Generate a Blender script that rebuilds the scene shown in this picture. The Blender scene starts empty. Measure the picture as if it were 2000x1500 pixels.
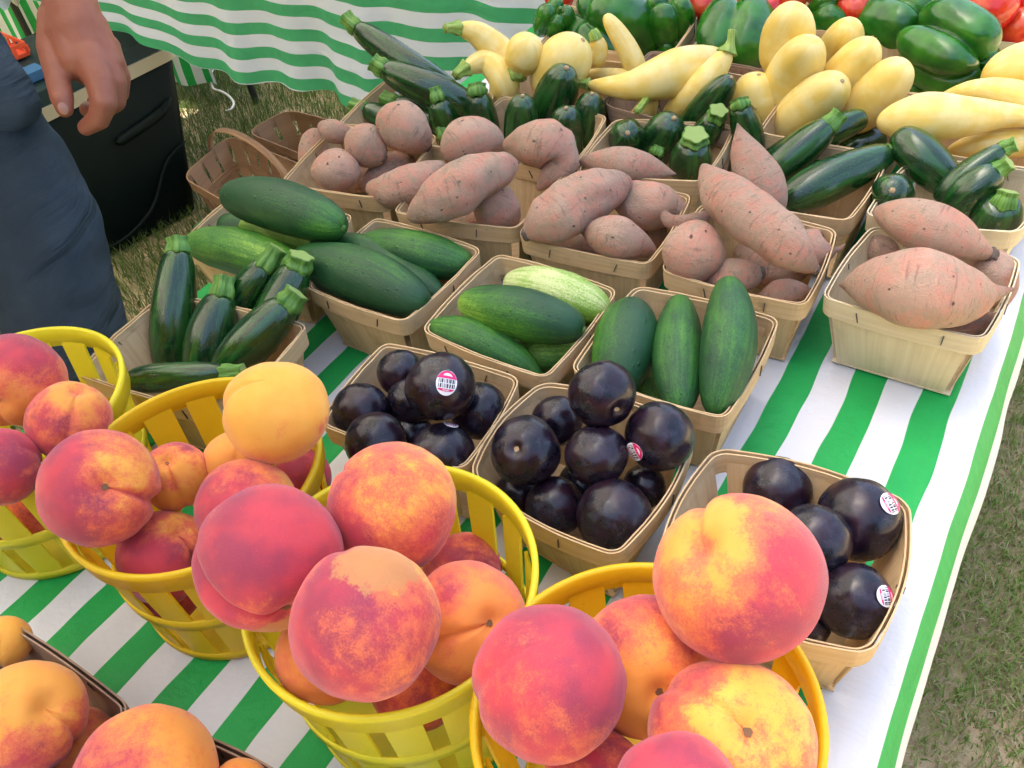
import bpy, bmesh, math, random
import numpy as np
from mathutils import Vector, Matrix, noise as mnoise
random.seed(7); rng = np.random.default_rng(7)
S = bpy.context.scene
COL = S.collection
# ---------------------------------------------------------------- camera
F_PX, PITCH, ROLL, CAM_H = 1738.6, 0.750556, -0.155138, 0.6353
_c, _s = math.cos(PITCH), math.sin(PITCH)
FW = np.array([0, _c, -_s]); _r = np.array([1., 0, 0]); _u = np.array([0, _s, _c])
_cr, _sr = math.cos(ROLL), math.sin(ROLL)
RT = _cr*_r + _sr*_u; UP = -_sr*_r + _cr*_u
CAM = np.array([0, 0, CAM_H])
cd = bpy.data.cameras.new('camera'); co = bpy.data.objects.new('camera', cd); COL.objects.link(co)
co.matrix_world = Matrix(((RT[0], UP[0], -FW[0], 0), (RT[1], UP[1], -FW[1], 0), (RT[2], UP[2], -FW[2], CAM_H), (0, 0, 0, 1)))
cd.sensor_width = 36; cd.lens = 36*F_PX/2000; cd.clip_start = .01; cd.clip_end = 500
S.camera = co
# ---------------------------------------------------------------- light
W = bpy.data.worlds.new('World'); S.world = W; W.use_nodes = True
wn = W.node_tree.nodes; wl = W.node_tree.links
sky = wn.new('ShaderNodeTexSky'); sky.sky_type = 'NISHITA'; sky.sun_disc = False
SUN_EL, SUN_AZ = math.radians(62), math.radians(-50)     # azimuth from +y towards +x
sky.sun_elevation = SUN_EL; sky.sun_rotation = SUN_AZ; sky.air_density = 1.0; sky.dust_density = 5.5; sky.ozone_density = .6
bg = wn['Background']; bg.inputs[1].default_value = .15
wl.new(sky.outputs[0], bg.inputs[0])
sd = bpy.data.lights.new('sun', 'SUN'); sd.energy = 5.0; sd.angle = math.radians(.53); sd.color = (1, .95, .87)
so = bpy.data.objects.new('sun', sd); COL.objects.link(so)
sdir = Vector((math.sin(SUN_AZ)*math.cos(SUN_EL), math.cos(SUN_AZ)*math.cos(SUN_EL), math.sin(SUN_EL)))
so.rotation_euler = sdir.to_track_quat('Z', 'Y').to_euler()
so.location = (0, 0, 5)
vs = S.view_settings; vs.view_transform = 'Standard'; vs.look = 'None'; vs.exposure = 2.15; vs.gamma = 1
# ---------------------------------------------------------------- helpers
YAW = -.649
EX = np.array([math.cos(YAW), math.sin(YAW), 0]); EY = np.array([-math.sin(YAW), math.cos(YAW), 0])

def at(px, py, z):                       # point of the place seen at a photo pixel, at height z over the table top
    d = FW + RT*(px-1000)/F_PX - UP*(py-750)/F_PX
    return CAM + d*(z-CAM_H)/d[2]

def atd(px, py, dep):                    # same, by distance from the lens
    return CAM + (FW + RT*(px-1000)/F_PX - UP*(py-750)/F_PX)*dep

def depth(P): return float((np.asarray(P)-CAM) @ FW)
def rad_of(P, rpx): return rpx*depth(P)/F_PX
def tp(u, v, z=0): return EX*u + EY*v + np.array([0, 0, z])     # table coordinates

def link(o, parent=None):
    COL.objects.link(o)
    if parent is not None: o.parent = parent
    return o

def mk(name, verts, faces, m, parent=None, smooth=True, tc=None, loc=None):
    me = bpy.data.meshes.new(name)
    verts = np.asarray(verts, float)
    if loc is not None: verts = verts - np.asarray(loc)
    me.from_pydata([tuple(v) for v in verts], [], [tuple(f) for f in faces])
    if m is not None: me.materials.append(m)
    if smooth: me.polygons.foreach_set('use_smooth', [True]*len(me.polygons))
    if tc is not None:
        a = me.attributes.new('tc', 'FLOAT_VECTOR', 'POINT')
        a.data.foreach_set('vector', np.asarray(tc, float).ravel())
    me.update()
    o = bpy.data.objects.new(name, me)
    if loc is not None and parent is None: o.location = loc
    link(o, parent)
    return o

def tag(o, label=None, cat=None, group=None, kind=None):
    if label: o['label'] = label
    if cat: o['category'] = cat
    if group: o['group'] = group
    if kind: o['kind'] = kind
    return o

def empty(name, loc):
    o = bpy.data.objects.new(name, None); o.location = loc; o.empty_display_size = .02
    return link(o)

def catmull(P, t):
    P = np.asarray(P, float); n = len(P)
    if P.ndim == 1: P = P[:, None]
    if n == 2: return P[0]*(1-t)[:, None] + P[1]*t[:, None]
    Q = np.vstack([2*P[0]-P[1], P, 2*P[-1]-P[-2]])
    x = t*(n-1); i = np.clip(x.astype(int), 0, n-2); f = (x-i)[:, None]
    a, b, c, d = Q[i], Q[i+1], Q[i+2], Q[i+3]
    return .5*((2*b)+(c-a)*f+(2*a-5*b+4*c-d)*f*f+(3*b-a-3*c+d)*f**3)

def loft_data(pts, rad, p=(2.2, 2.2), nl=40, nr=28, star=0, starn=5, lump=0, lscale=30, seed=0, caps=(1, 1), ovals=0):
    pts = np.asarray(pts, float); rad = np.asarray(rad, float)
    k = np.arange(nl+1)/nl
    t = (1-np.cos(math.pi*k))/2 if caps == (1, 1) else (np.sin(math.pi/2*k) if caps == (0, 1) else (1-np.cos(math.pi/2*k) if caps == (1, 0) else k))
    C = catmull(pts, t); R = catmull(rad, t)[:, 0].clip(1e-4)
    e = np.ones_like(t)
    h0, h1 = t < .5, t >= .5
    if caps[0]: e[h0] = (1-(1-2*t[h0]).clip(0, 1)**p[0])**(1/p[0])
    if caps[1]: e[h1] = (1-(2*t[h1]-1).clip(0, 1)**p[1])**(1/p[1])
    e = np.maximum(e, .015)
    T = np.gradient(C, axis=0); T /= np.linalg.norm(T, axis=1)[:, None]+1e-12
    n = np.cross(T[0], [0, 0, 1.]);
    if np.linalg.norm(n) < .1: n = np.cross(T[0], [1., 0, 0])
    n /= np.linalg.norm(n)
    th = np.arange(nr)/nr*2*math.pi
    V = []; TC = []; arc = 0; Rm = R.mean()
    for j in range(nl+1):
        if j: arc += np.linalg.norm(C[j]-C[j-1])
        n = n-T[j]*(n@T[j]); n /= np.linalg.norm(n); b = np.cross(T[j], n)
        rr = R[j]*e[j]*(1+star*np.cos(starn*th)+ovals*np.cos(2*th+seed))
        ring = C[j]+np.outer(rr*np.cos(th), n)+np.outer(rr*np.sin(th), b)
        if lump:
            for q in range(nr):
                w = ring[q]*lscale+seed*7.3
                ring[q] += (ring[q]-C[j])*lump*(mnoise.noise(Vector(w))+.5*mnoise.noise(Vector(w*2.3)))
        V.append(ring); TC.append(np.c_[np.cos(th), np.sin(th), np.full(nr, arc/Rm)])
    V = np.vstack(V); TC = np.vstack(TC)
    Fc = []
    for j in range(nl):
        for q in range(nr):
            q2 = (q+1) % nr
            Fc.append((j*nr+q, j*nr+q2, (j+1)*nr+q2, (j+1)*nr+q))
    Fc.append(tuple(range(nr))[::-1]); Fc.append(tuple(nl*nr+i for i in range(nr)))
    return V, Fc, TC, C, R, T

def loft(name, pts, rad, m, parent=None, **kw):
    V, Fc, TC, C, R, T = loft_data(pts, rad, **kw)
    return mk(name, V, Fc, m, parent, True, TC)

def boxd(c, e1, e2, e3):
    c, e1, e2, e3 = map(lambda a: np.asarray(a, float), (c, e1, e2, e3))
    V = [c+a*e1+b*e2+d*e3 for d in (-1, 1) for b in (-1, 1) for a in (-1, 1)]
    Fc = [(0, 2, 3, 1), (4, 5, 7, 6), (0, 1, 5, 4), (2, 6, 7, 3), (0, 4, 6, 2), (1, 3, 7, 5)]
    return V, Fc

class G:                                  # collects geometry for one mesh
    def __init__(s): s.V = []; s.F = []; s.T = []
    def add(s, V, Fc, tc=None):
        o = len(s.V); s.V += [np.asarray(v, float) for v in V]; s.F += [tuple(i+o for i in f) for f in Fc]
        s.T += list(tc) if tc is not None else [np.asarray(v, float)*100 for v in V]
    def build(s, name, m, parent=None, smooth=False):
        return mk(name, s.V, s.F, m, parent, smooth, s.T)

# ---------------------------------------------------------------- materials
class NT:
    def __init__(s, name):
        s.m = bpy.data.materials.new(name); s.m.use_nodes = True
        s.t = s.m.node_tree; s.n = s.t.nodes; s.p = s.n['Principled BSDF']
    def set(s, **k):
        for a, v in k.items():
            i = s.p.inputs[a.replace('_', ' ')]
            if hasattr(v, 'is_output'): s.t.links.new(v, i)
            else: i.default_value = v if not isinstance(v, tuple) or len(v) == 4 or i.type != 'RGBA' else v+(1,)
        return s
    def attr(s, name, typ='GEOMETRY', out='Vector'):
        a = s.n.new('ShaderNodeAttribute'); a.attribute_type = typ; a.attribute_name = name; return a.outputs[out]
    def tc(s, k='Object'): return s.n.new('ShaderNodeTexCoord').outputs[k]
    def rnd(s): return s.n.new('ShaderNodeObjectInfo').outputs['Random']
    def noise(s, vec, scale, detail=3, rough=.55, sv=None, off=True, dist=0):
        if sv or off:
            mp = s.n.new('ShaderNodeMapping'); s.t.links.new(vec, mp.inputs[0]); vec = mp.outputs[0]
            if sv: mp.inputs['Scale'].default_value = sv
            if off:
                r = s.rnd(); c = s.math('MULTIPLY', r, 37.); s.t.links.new(c, mp.inputs['Location'])
        x = s.n.new('ShaderNodeTexNoise'); x.inputs['Scale'].default_value = scale; x.inputs['Detail'].default_value = detail
        x.inputs['Roughness'].default_value = rough; x.inputs['Distortion'].default_value = dist
        s.t.links.new(vec, x.inputs['Vector']); return x.outputs['Fac']
    def vor(s, vec, scale, feat='F1', sv=None):
        if sv:
            mp = s.n.new('ShaderNodeMapping'); s.t.links.new(vec, mp.inputs[0]); vec = mp.outputs[0]; mp.inputs['Scale'].default_value = sv
        x = s.n.new('ShaderNodeTexVoronoi'); x.feature = feat; x.inputs['Scale'].default_value = scale; s.t.links.new(vec, x.inputs['Vector']); return x.outputs['Distance']
    def math(s, op, a, b=None, c=None, clamp=False):
        x = s.n.new('ShaderNodeMath'); x.operation = op; x.use_clamp = clamp
        for i, v in enumerate((a, b, c)):
            if v is None: continue
            if hasattr(v, 'is_output'): s.t.links.new(v, x.inputs[i])
            else: x.inputs[i].default_value = v
        return x.outputs[0]
    def ss(s, v, a, b):
        x = s.n.new('ShaderNodeMapRange'); x.interpolation_type = 'SMOOTHSTEP'; x.inputs[1].default_value = a; x.inputs[2].default_value = b
        s.t.links.new(v, x.inputs[0]); return x.outputs[0]
    def mix(s, f, a, b, mode='MIX'):
        x = s.n.new('ShaderNodeMix'); x.data_type = 'RGBA'; x.blend_type = mode
        for i, v in ((0, f), (6, a), (7, b)):
            if hasattr(v, 'is_output'): s.t.links.new(v, x.inputs[i])
            else: x.inputs[i].default_value = (v+(1,) if isinstance(v, tuple) and len(v) == 3 else v)
        return x.outputs[2]
    def bump(s, h, strength=.3, dist=.001):
        x = s.n.new('ShaderNodeBump'); x.inputs['Strength'].default_value = strength; x.inputs['Distance'].default_value = dist
        s.t.links.new(h, x.inputs['Height']); s.t.links.new(x.outputs[0], s.p.inputs['Normal']); return s
    def sep(s, v):
        x = s.n.new('ShaderNodeSeparateXYZ'); s.t.links.new(v, x.inputs[0]); return x.outputs
    def translucent(s, col, f):
        tr = s.n.new('ShaderNodeBsdfTranslucent')
        if hasattr(col, 'is_output'): s.t.links.new(col, tr.inputs[0])
        else: tr.inputs[0].default_value = col+(1,)
        mx = s.n.new('ShaderNodeMixShader'); mx.inputs[0].default_value = f
        s.t.links.new(s.p.outputs[0], mx.inputs[1]); s.t.links.new(tr.outputs[0], mx.inputs[2])
        s.t.links.new(mx.outputs[0], s.n['Material Output'].inputs[0]); return s

def plain(name, col, rough=.6, **k):
    t = NT(name); t.set(Base_Color=col, Roughness=rough, **k); return t.m

def m_peach():
    t = NT('peach_skin'); v = t.tc()
    b = t.attr('blush', 'OBJECT', 'Fac'); bd = t.attr('bdir', 'OBJECT', 'Vector'); wm = t.attr('warm', 'OBJECT', 'Fac')
    dp = t.n.new('ShaderNodeVectorMath'); dp.operation = 'DOT_PRODUCT'; t.t.links.new(v, dp.inputs[0]); t.t.links.new(bd, dp.inputs[1])
    n1 = t.noise(v, 1.0, 4, .6, dist=.3); n2 = t.noise(v, 5, 8, .78, (1, 1, .6)); n3 = t.noise(v, 32, 5, .8); n4 = t.noise(v, 2.5, 3)
    z = t.sep(v)[2]
    f = t.math('ADD', t.math('MULTIPLY_ADD', n1, 1.7, -.85), b)
    f = t.math('ADD', f, t.math('MULTIPLY', dp.outputs['Value'], .38))
    f = t.math('ADD', f, t.math('MULTIPLY_ADD', n2, .95, -.43))
    f = t.math('ADD', f, t.math('MULTIPLY_ADD', n3, .7, -.35))
    pole = t.ss(z, .62, .93); f = t.math('SUBTRACT', f, t.math('MULTIPLY', pole, .28))
    f = t.ss(f, .0, .95)
    yel = t.mix(n4, (.90, .36, .025), (.93, .52, .07)); yel = t.mix(wm, yel, (.86, .23, .035))
    red = t.mix(t.ss(t.noise(v, 1.3, 3), .32, .66), (.60, .035, .06), (.34, .022, .065))
    mid = (.80, .16, .055)
    r1 = t.mix(t.ss(f, 0, .5), yel, mid); r2 = t.mix(t.ss(f, .4, 1), r1, red)
    sp = t.ss(t.noise(v, 60, 2, .6), .66, .78); r2 = t.mix(t.math('MULTIPLY', sp, .35), r2, (.85, .42, .22))
    stem = t.ss(z, .800, .77)
    cd_ = t.attr('capdir', 'OBJECT', 'Vector'); d2 = t.n.new('ShaderNodeVectorMath'); d2.operation = 'DOT_PRODUCT'; t.t.links.new(v, d2.inputs[0]); t.t.links.new(cd_, d2.inputs[1])
    cap = t.ss(t.math('ADD', d2.outputs['Value'], t.math('MULTIPLY_ADD', n2, .45, -.22)), .79, .86); r2 = t.mix(t.math('MULTIPLY', cap, .85), r2, (.56, .25, .07))
    br = t.ss(t.noise(v, 2.3, 4, .7), .70, .76); r2 = t.mix(t.math('MULTIPLY', br, .45), r2, (.30, .10, .05))
    fz = t.mix(t.math('MULTIPLY_ADD', t.noise(v, 75, 3, .8), .16, -.03, clamp=True), r2, (.86, .58, .52))
    t.set(Base_Color=fz, Roughness=.62, Sheen_Weight=.34, Sheen_Roughness=.36, Sheen_Tint=(1, .86, .88, 1), Specular_IOR_Level=.25, Subsurface_Weight=.12, Subsurface_Radius=(.01, .004, .002), Subsurface_Scale=.6)
    t.bump(t.math('ADD', n3, t.noise(v, 130, 2)), .25, .01); return t.m

def m_plum():
    t = NT('plum_skin'); v = t.tc(); n = t.noise(v, 1.6, 4, .6); n2 = t.noise(v, 40, 2)
    c = t.mix(t.ss(n, .35, .7), (.004, .004, .010), (.020, .005, .012)); c = t.mix(t.math('MULTIPLY', t.ss(t.noise(v, 2.2, 6, .75), .45, .72), .5), c, (.055, .055, .09))
    c = t.mix(t.math('MULTIPLY', t.ss(n2, .74, .8), .5), c, (.3, .22, .18))
    t.set(Base_Color=c, Roughness=t.math('MULTIPLY_ADD', n, .16, .2), Specular_IOR_Level=.5)
    t.bump(t.noise(v, 1.6, 1), .03, .02); return t.m

def m_zuc():
    t = NT('zucchini_skin'); v = t.attr('tc')
    st = t.noise(v, 2.4, 4, .6, (1, 1, .10)); sp = t.noise(v, 16, 2, .5, (1, 1, .45)); pa = t.noise(v, .8, 3)
    c = t.mix(t.ss(st, .4, .68), (.005, .032, .007), (.018, .095, .014)); c = t.mix(t.math('MULTIPLY', t.ss(sp, .60, .74), .30), c, (.05, .18, .03))
    c = t.mix(t.math('MULTIPLY', t.ss(pa, .5, .8), .4), c, (.03, .10, .02))
    t.set(Base_Color=c, Roughness=t.math('MULTIPLY_ADD', sp, .16, .14), Specular_IOR_Level=.6, Coat_Weight=.35, Coat_Roughness=.12)
    t.bump(t.math('ADD', t.noise(v, 1.8, 3, .5, (1, 1, .05)), t.math('MULTIPLY', sp, .3)), .35, .002); return t.m

def m_cuc():
    t = NT('cucumber_skin'); v = t.attr('tc'); pale = t.attr('pale', 'OBJECT', 'Fac'); pd = t.attr('pdir', 'OBJECT', 'Vector')
    dp = t.n.new('ShaderNodeVectorMath'); dp.operation = 'DOT_PRODUCT'
    nrm = t.n.new('ShaderNodeNewGeometry').outputs['Normal']; 
    tx = t.sep(v); cx = t.n.new('ShaderNodeCombineXYZ'); t.t.links.new(tx[0], cx.inputs[0]); t.t.links.new(tx[1], cx.inputs[1]); t.t.links.new(t.math('MULTIPLY_ADD', tx[2], .36, -1.), cx.inputs[2])
    t.t.links.new(cx.outputs[0], dp.inputs[0]); t.t.links.new(pd, dp.inputs[1])
    st = t.noise(v, 5.5, 4, .65, (1, 1, .06)); n = t.noise(v, 13, 5, .75, (1, 1, .5)); fine = t.noise(v, 34, 3, .7, (1, 1, .7)); lg = t.noise(v, .7, 2)
    f = t.math('ADD', t.math('MULTIPLY', dp.outputs['Value'], .35), pale); f = t.math('ADD', f, t.math('MULTIPLY_ADD', st, .9, -.46)); f = t.math('ADD', f, t.math('MULTIPLY_ADD', n, .9, -.5)); f = t.math('ADD', f, t.math('MULTIPLY_ADD', fine, 1.3, -.62)); f = t.math('ADD', f, t.math('MULTIPLY_ADD', lg, .6, -.33))
    dark = t.mix(lg, (.006, .045, .018), (.018, .095, .026))
    c = t.mix(t.ss(f, 0, .45), dark, (.045, .19, .018)); c = t.mix(t.ss(f, .4, .85), c, (.24, .43, .045)); c = t.mix(t.ss(f, .85, 1.2), c, (.62, .68, .30))
    wart = t.vor(v, 2.6, sv=(1, 1, .8))
    t.set(Base_Color=c, Roughness=t.math('MULTIPLY_ADD', n, .3, .25), Specular_IOR_Level=.45)
    t.bump(t.math('ADD', t.math('MULTIPLY', t.ss(wart, .20, 0), 1.0), t.math('ADD', t.math('MULTIPLY', fine, .5), t.math('MULTIPLY', n, .5))), .5, .0018); return t.m

def m_sweet():
    t = NT('sweet_potato_skin'); v = t.attr('tc'); o = t.tc()
    n1 = t.noise(v, .9, 5, .65); n2 = t.noise(v, 1.9, 7, .78); n3 = t.noise(v, 14, 4, .75); ring = t.noise(v, 2.2, 4, .7, (.4, .4, 2.6))
    c = t.mix(t.ss(n1, .36, .62), (.76, .36, .25), (.66, .43, .31)); c = t.mix(t.math('MULTIPLY', t.ss(n2, .46, .62), .75), c, (.51, .375, .25))
    c = t.mix(t.math('MULTIPLY', t.ss(ring, .56, .68), .45), c, (.22, .13, .105)); c = t.mix(t.math('MULTIPLY', t.ss(t.noise(v, 2.1, 4, .7), .62, .74), .35), c, (.66, .24, .14))
    scar = t.ss(t.noise(v, 4.4, 5, .8, (1, 1, .9)), .63, .68); scar = t.math('MULTIPLY', scar, t.ss(t.noise(v, 1.3, 2), .45, .58)); c = t.mix(t.math('MULTIPLY', scar, .9), c, (.74, .50, .34))
    dots = t.ss(t.vor(v, 2.1), .13, .06); dmask = t.ss(t.noise(v, 3.1, 2), .44, .54); c = t.mix(t.math('MULTIPLY', t.math('MULTIPLY', dots, dmask), .85), c, (.09, .05, .04))
    c = t.mix(t.math('MULTIPLY', t.ss(n3, .60, .74), .32), c, (.22, .14, .11))
    blk = t.math('MULTIPLY', t.ss(t.noise(v, 1.7, 6, .8), .69, .73), .8); c = t.mix(blk, c, (.05, .04, .04))
    t.set(Base_Color=c, Roughness=.82, Specular_IOR_Level=.2, Sheen_Weight=.1)
    fl_ = t.ss(t.vor(v, 4.6, sv=(1, 1, .7)), .16, .08); fm = t.ss(t.noise(v, 1.9, 3), .50, .60); c = t.mix(t.math('MULTIPLY', t.math('MULTIPLY', fl_, fm), .75), c, (.76, .52, .38))
    t.set(Base_Color=c)
    h = t.math('ADD', t.math('MULTIPLY', n2, 1.), t.math('ADD', t.math('MULTIPLY', n3, .5), t.math('ADD', t.math('MULTIPLY', scar, .5), t.math('ADD', t.math('MULTIPLY', dots, -.6), t.math('MULTIPLY', ring, .35)))))
    t.bump(h, 1., .006); return t.m

def m_squash():
    t = NT('squash_skin'); v = t.attr('tc'); n = t.noise(v, 1, 3); st = t.noise(v, 2, 2, .5, (1, 1, .1)); sp = t.noise(v, 12, 4, .7)
    c = t.mix(t.ss(n, .3, .7), (.84, .60, .13), (.87, .71, .29)); c = t.mix(t.math('MULTIPLY', t.ss(st, .5, .8), .5), c, (.80, .50, .06))
    c = t.mix(t.math('MULTIPLY', t.ss(sp, .68, .78), .4), c, (.45, .28, .08))
    t.set(Base_Color=c, Roughness=.36, Specular_IOR_Level=.5, Subsurface_Weight=.1, Subsurface_Radius=(.01, .006, .002), Subsurface_Scale=.5)
    t.bump(t.math('ADD', st, t.math('MULTIPLY', sp, .3)), .2, .002); return t.m

def m_pepper():
    t = NT('green_pepper_skin'); v = t.tc(); n = t.noise(v, 1.5, 3)
    c = t.mix(t.ss(n, .3, .7), (.008, .085, .008), (.035, .19, .012))
    t.set(Base_Color=c, Roughness=.22, Specular_IOR_Level=.5, Coat_Weight=.1, Coat_Roughness=.08); t.bump(t.noise(v, 2, 1), .06, .03); return t.m

def m_tomato():
    t = NT('tomato_skin'); v = t.tc(); n = t.noise(v, 1.2, 3)
    t.set(Base_Color=t.mix(t.ss(n, .35, .7), (.58, .012, .010), (.72, .09, .02)), Roughness=.18, Specular_IOR_Level=.6, Subsurface_Weight=.08, Subsurface_Radius=(.01, .003, .001), Subsurface_Scale=.5); return t.m

def m_stem(name, a, b, rough=.55):
    t = NT(name); v = t.attr('tc'); st = t.noise(v, 3.5, 3, .6, (1, 1, .15)); n = t.noise(v, 6, 3)
    c = t.mix(t.ss(st, .35, .65), a, b); c = t.mix(t.math('MULTIPLY', t.ss(n, .6, .75), .4), c, (.35, .42, .16))
    t.set(Base_Color=c, Roughness=rough); t.bump(st, .5, .002); return t.m

def m_wood(name, a, b, dark=.5):
    t = NT(name); v = t.attr('tc'); g = t.noise(v, 1.1, 5, .65, (.055, 2.2, 2.2)); n = t.noise(v, .35, 3); fine = t.noise(v, 3, 4, .7, (.12, 3, 3))
    c = t.mix(t.ss(g, .3, .72), a, b); c = t.mix(t.math('MULTIPLY', t.ss(n, .52, .75), dark), c, tuple(x*.55 for x in a))
    c = t.mix(t.math('MULTIPLY', t.ss(fine, .62, .75), .35), c, tuple(x*.45 for x in a))
    sp = t.ss(t.noise(v, 1.6, 3, .6, (.4, 1.5, 1.5)), .73, .78); c = t.mix(t.math('MULTIPLY', sp, .7), c, (.10, .06, .035))
    t.set(Base_Color=c, Roughness=.72, Specular_IOR_Level=.25); t.bump(t.math('ADD', g, fine), .35, .0012); t.translucent(c, .10); return t.m

def m_plastic(name, col):
    t = NT(name); v = t.tc(); n = t.noise(v, 30, 4, .6, off=False); n2 = t.noise(v, 160, 3, .7, off=False)
    c = t.mix(t.math('MULTIPLY', t.ss(n, .45, .75), .15), col+(1,), tuple(x*.72 for x in col)+(1,)); c = t.mix(t.math('MULTIPLY', t.ss(n2, .68, .76), .3), c, (.35, .22, .04, 1))
    t.set(Base_Color=c, Roughness=.36, Specular_IOR_Level=.45); t.bump(n2, .1, .001); t.translucent(c, .36); return t.m

def m_cloth(name, tr=.18, white=(.82, .815, .825), green=(.015, .33, .07)):
    t = NT(name); v = t.attr('tc'); x = t.sep(v)       # tc = (arc across stripes, along, 0)
    wob = t.math('MULTIPLY_ADD', t.noise(v, 7, 2, .5, off=False), .012, -.006)
    u = t.math('ADD', x[0], wob); u = t.math('ADD', u, .105+.0635*200)
    ph = t.math('MODULO', u, .0635)
    g = t.math('MULTIPLY', t.ss(ph, 0, .0007), t.ss(ph, .0317, .0310))
    n = t.noise(v, 22, 4, .6, off=False); n2 = t.noise(v, 5, 3, off=False)
    gr = t.mix(n, green, tuple(a*1.5 for a in green)); wh = t.mix(t.math('MULTIPLY', t.ss(n2, .4, .8), .3), white, tuple(a*.86 for a in white))
    c = t.mix(g, wh, gr)
    t.set(Base_Color=c, Roughness=.48, Specular_IOR_Level=.35); t.bump(t.math('ADD', t.math('MULTIPLY', t.noise(v, 60, 4, .6, off=False), .4), t.math('ADD', t.math('MULTIPLY', n2, .8), t.noise(v, 11, 3, .5, (1.6, .5, 1), off=False, dist=1.2))), .55, .008); t.translucent(c, tr); return t.m

def m_denim(name, a, b):
    t = NT(name); v = t.tc(); n = t.noise(v, 9, 4, off=False); w = t.n.new('ShaderNodeTexWave'); w.inputs['Scale'].default_value = 210; w.bands_direction = 'DIAGONAL'; t.t.links.new(v, w.inputs[0])
    c = t.mix(t.ss(n, .3, .7), a, b); c = t.mix(t.math('MULTIPLY', w.outputs['Fac'], .35), c, tuple(x*1.5 for x in b))
    t.set(Base_Color=c, Roughness=.85, Specular_IOR_Level=.15); t.bump(t.math('ADD', t.math('MULTIPLY', t.noise(v, 5, 3, .5, (1, 1, 3.2), off=False, dist=1.5), 1.2), t.math('ADD', t.math('MULTIPLY', t.noise(v, 22, 3, off=False), .3), t.math('MULTIPLY', w.outputs['Fac'], .06))), 1, .03); return t.m

def m_skin():
    t = NT('skin'); v = t.tc(); n = t.noise(v, 14, 4, off=False); f = t.noise(v, 130, 3, off=False)
    c = t.mix(t.ss(n, .3, .7), (.27, .085, .048), (.35, .125, .078)); c = t.mix(t.math('MULTIPLY', t.ss(f, .5, .8), .25), c, (.30, .09, .07))
    t.set(Base_Color=c, Roughness=.5, Subsurface_Weight=.15, Subsurface_Radius=(.01, .004, .002), Subsurface_Scale=.5); t.bump(t.math('ADD', f, t.noise(v, 45, 3, off=False)), .3, .002); return t.m

def m_ground():
    t = NT('lawn_soil'); v = t.tc(); n = t.noise(v, 3, 5, .65, off=False); f = t.noise(v, 55, 5, .7, off=False)
    c = t.mix(t.ss(n, .42, .6), (.34, .30, .14), (.72, .53, .34)); c = t.mix(t.ss(f, .35, .75), c, (.40, .30, .19))
    t.set(Base_Color=c, Roughness=.95, Specular_IOR_Level=.1); t.bump(f, .8, .02); return t.m

def m_grass():
    t = NT('grass_blades'); r = t.attr('tc'); x = t.sep(r)
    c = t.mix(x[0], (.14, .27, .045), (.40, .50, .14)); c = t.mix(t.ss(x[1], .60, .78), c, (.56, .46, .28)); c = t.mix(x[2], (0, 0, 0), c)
    t.set(Base_Color=c, Roughness=.6, Specular_IOR_Level=.3); t.translucent(c, .35); return t.m

M = dict(peach=m_peach(), plum=m_plum(), zuc=m_zuc(), cuc=m_cuc(), sweet=m_sweet(), squash=m_squash(), pepper=m_pepper(), tomato=m_tomato(),
    zstem=m_stem('zucchini_stem', (.05, .17, .018), (.15, .31, .05)), sstem=m_stem('squash_stem', (.16, .30, .04), (.36, .46, .10)), pstem=m_stem('pepper_stem', (.05, .16, .03), (.18, .32, .07)),
    cut=plain('stem_cut', (.25, .36, .09), .7), scar=plain('blossom_scar', (.42, .30, .16), .8), pit=plain('stem_cavity', (.20, .10, .045), .9),
    wood=m_wood('basket_veneer', (.63, .43, .22), (.73, .54, .31)), woodpale=m_wood('pale_basket_veneer', (.70, .57, .36), (.78, .67, .45), .2),
    wooddark=m_wood('weathered_veneer', (.30, .19, .12), (.42, .29, .20), .6), woodbrown=m_wood('brown_splint', (.32, .175, .095), (.46, .28, .16), .5),
    lemon=m_plastic('lemon_plastic', (.97, .87, .05)), gold=m_plastic('golden_plastic', (.97, .70, .025)),
    cloth=m_cloth('striped_cloth'), clothshade=m_cloth('shade_tinted_striped_cloth', .25, (.62, .69, .80), (.045, .29, .13)), denim=m_denim('denim', (.034, .053, .078), (.058, .085, .118)), shirt=m_denim('heather_knit', (.050, .082, .125), (.072, .110, .16)),  # rear drape: bluish shade is mixed into its white and green
    skin=m_skin(), nail=plain('fingernail', (.38, .18, .13), .35), ground=m_ground(), grass=m_grass(), staple=plain('staple_wire', (.10, .085, .075), .45, Metallic=.6),
    cooler=plain('dark_green_plastic', (.0015, .006, .0045), .55, Specular_IOR_Level=.15), band=plain('beige_plastic', (.36, .33, .25), .5), bluetop=plain('blue_plastic', (.02, .10, .25), .4), greenlid=plain('green_lid', (.004, .018, .02), .5, Specular_IOR_Level=.25),
    orange=plain('orange_plastic', (.70, .085, .03), .4), paper=plain('paper', (.62, .66, .66), .8), steel=plain('dark_steel', (.05, .05, .05), .4, Metallic=.7), tabletop=plain('table_plastic', (.55, .55, .52), .5),
    crust=plain('dried_crust', (.13, .095, .075), .9), string=plain('white_string', (.78, .76, .68), .8), red=plain('sticker_red', (.70, .015, .16), .4), white=plain('sticker_white', (.85, .85, .85), .35), black=plain('sticker_black', (.015, .015, .015), .4), leaf=plain('sticker_green', (.04, .16, .08), .4), hair=plain('hair', (.03, .02, .015), .6), shoe=plain('shoe_leather', (.05, .035, .025), .5))
t = NT('canopy_fabric'); t.set(Base_Color=(.85, .85, .83, 1), Roughness=.7); t.translucent((.85, .87, .88), .20); M['canopy'] = t.m

# ---------------------------------------------------------------- ground and grass
g = mk('ground', [(-60, -60, -.74), (60, -60, -.74), (60, 60, -.74), (-60, 60, -.74)], [(0, 1, 2, 3)], M['ground'], smooth=False); tag(g, kind='structure')

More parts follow.
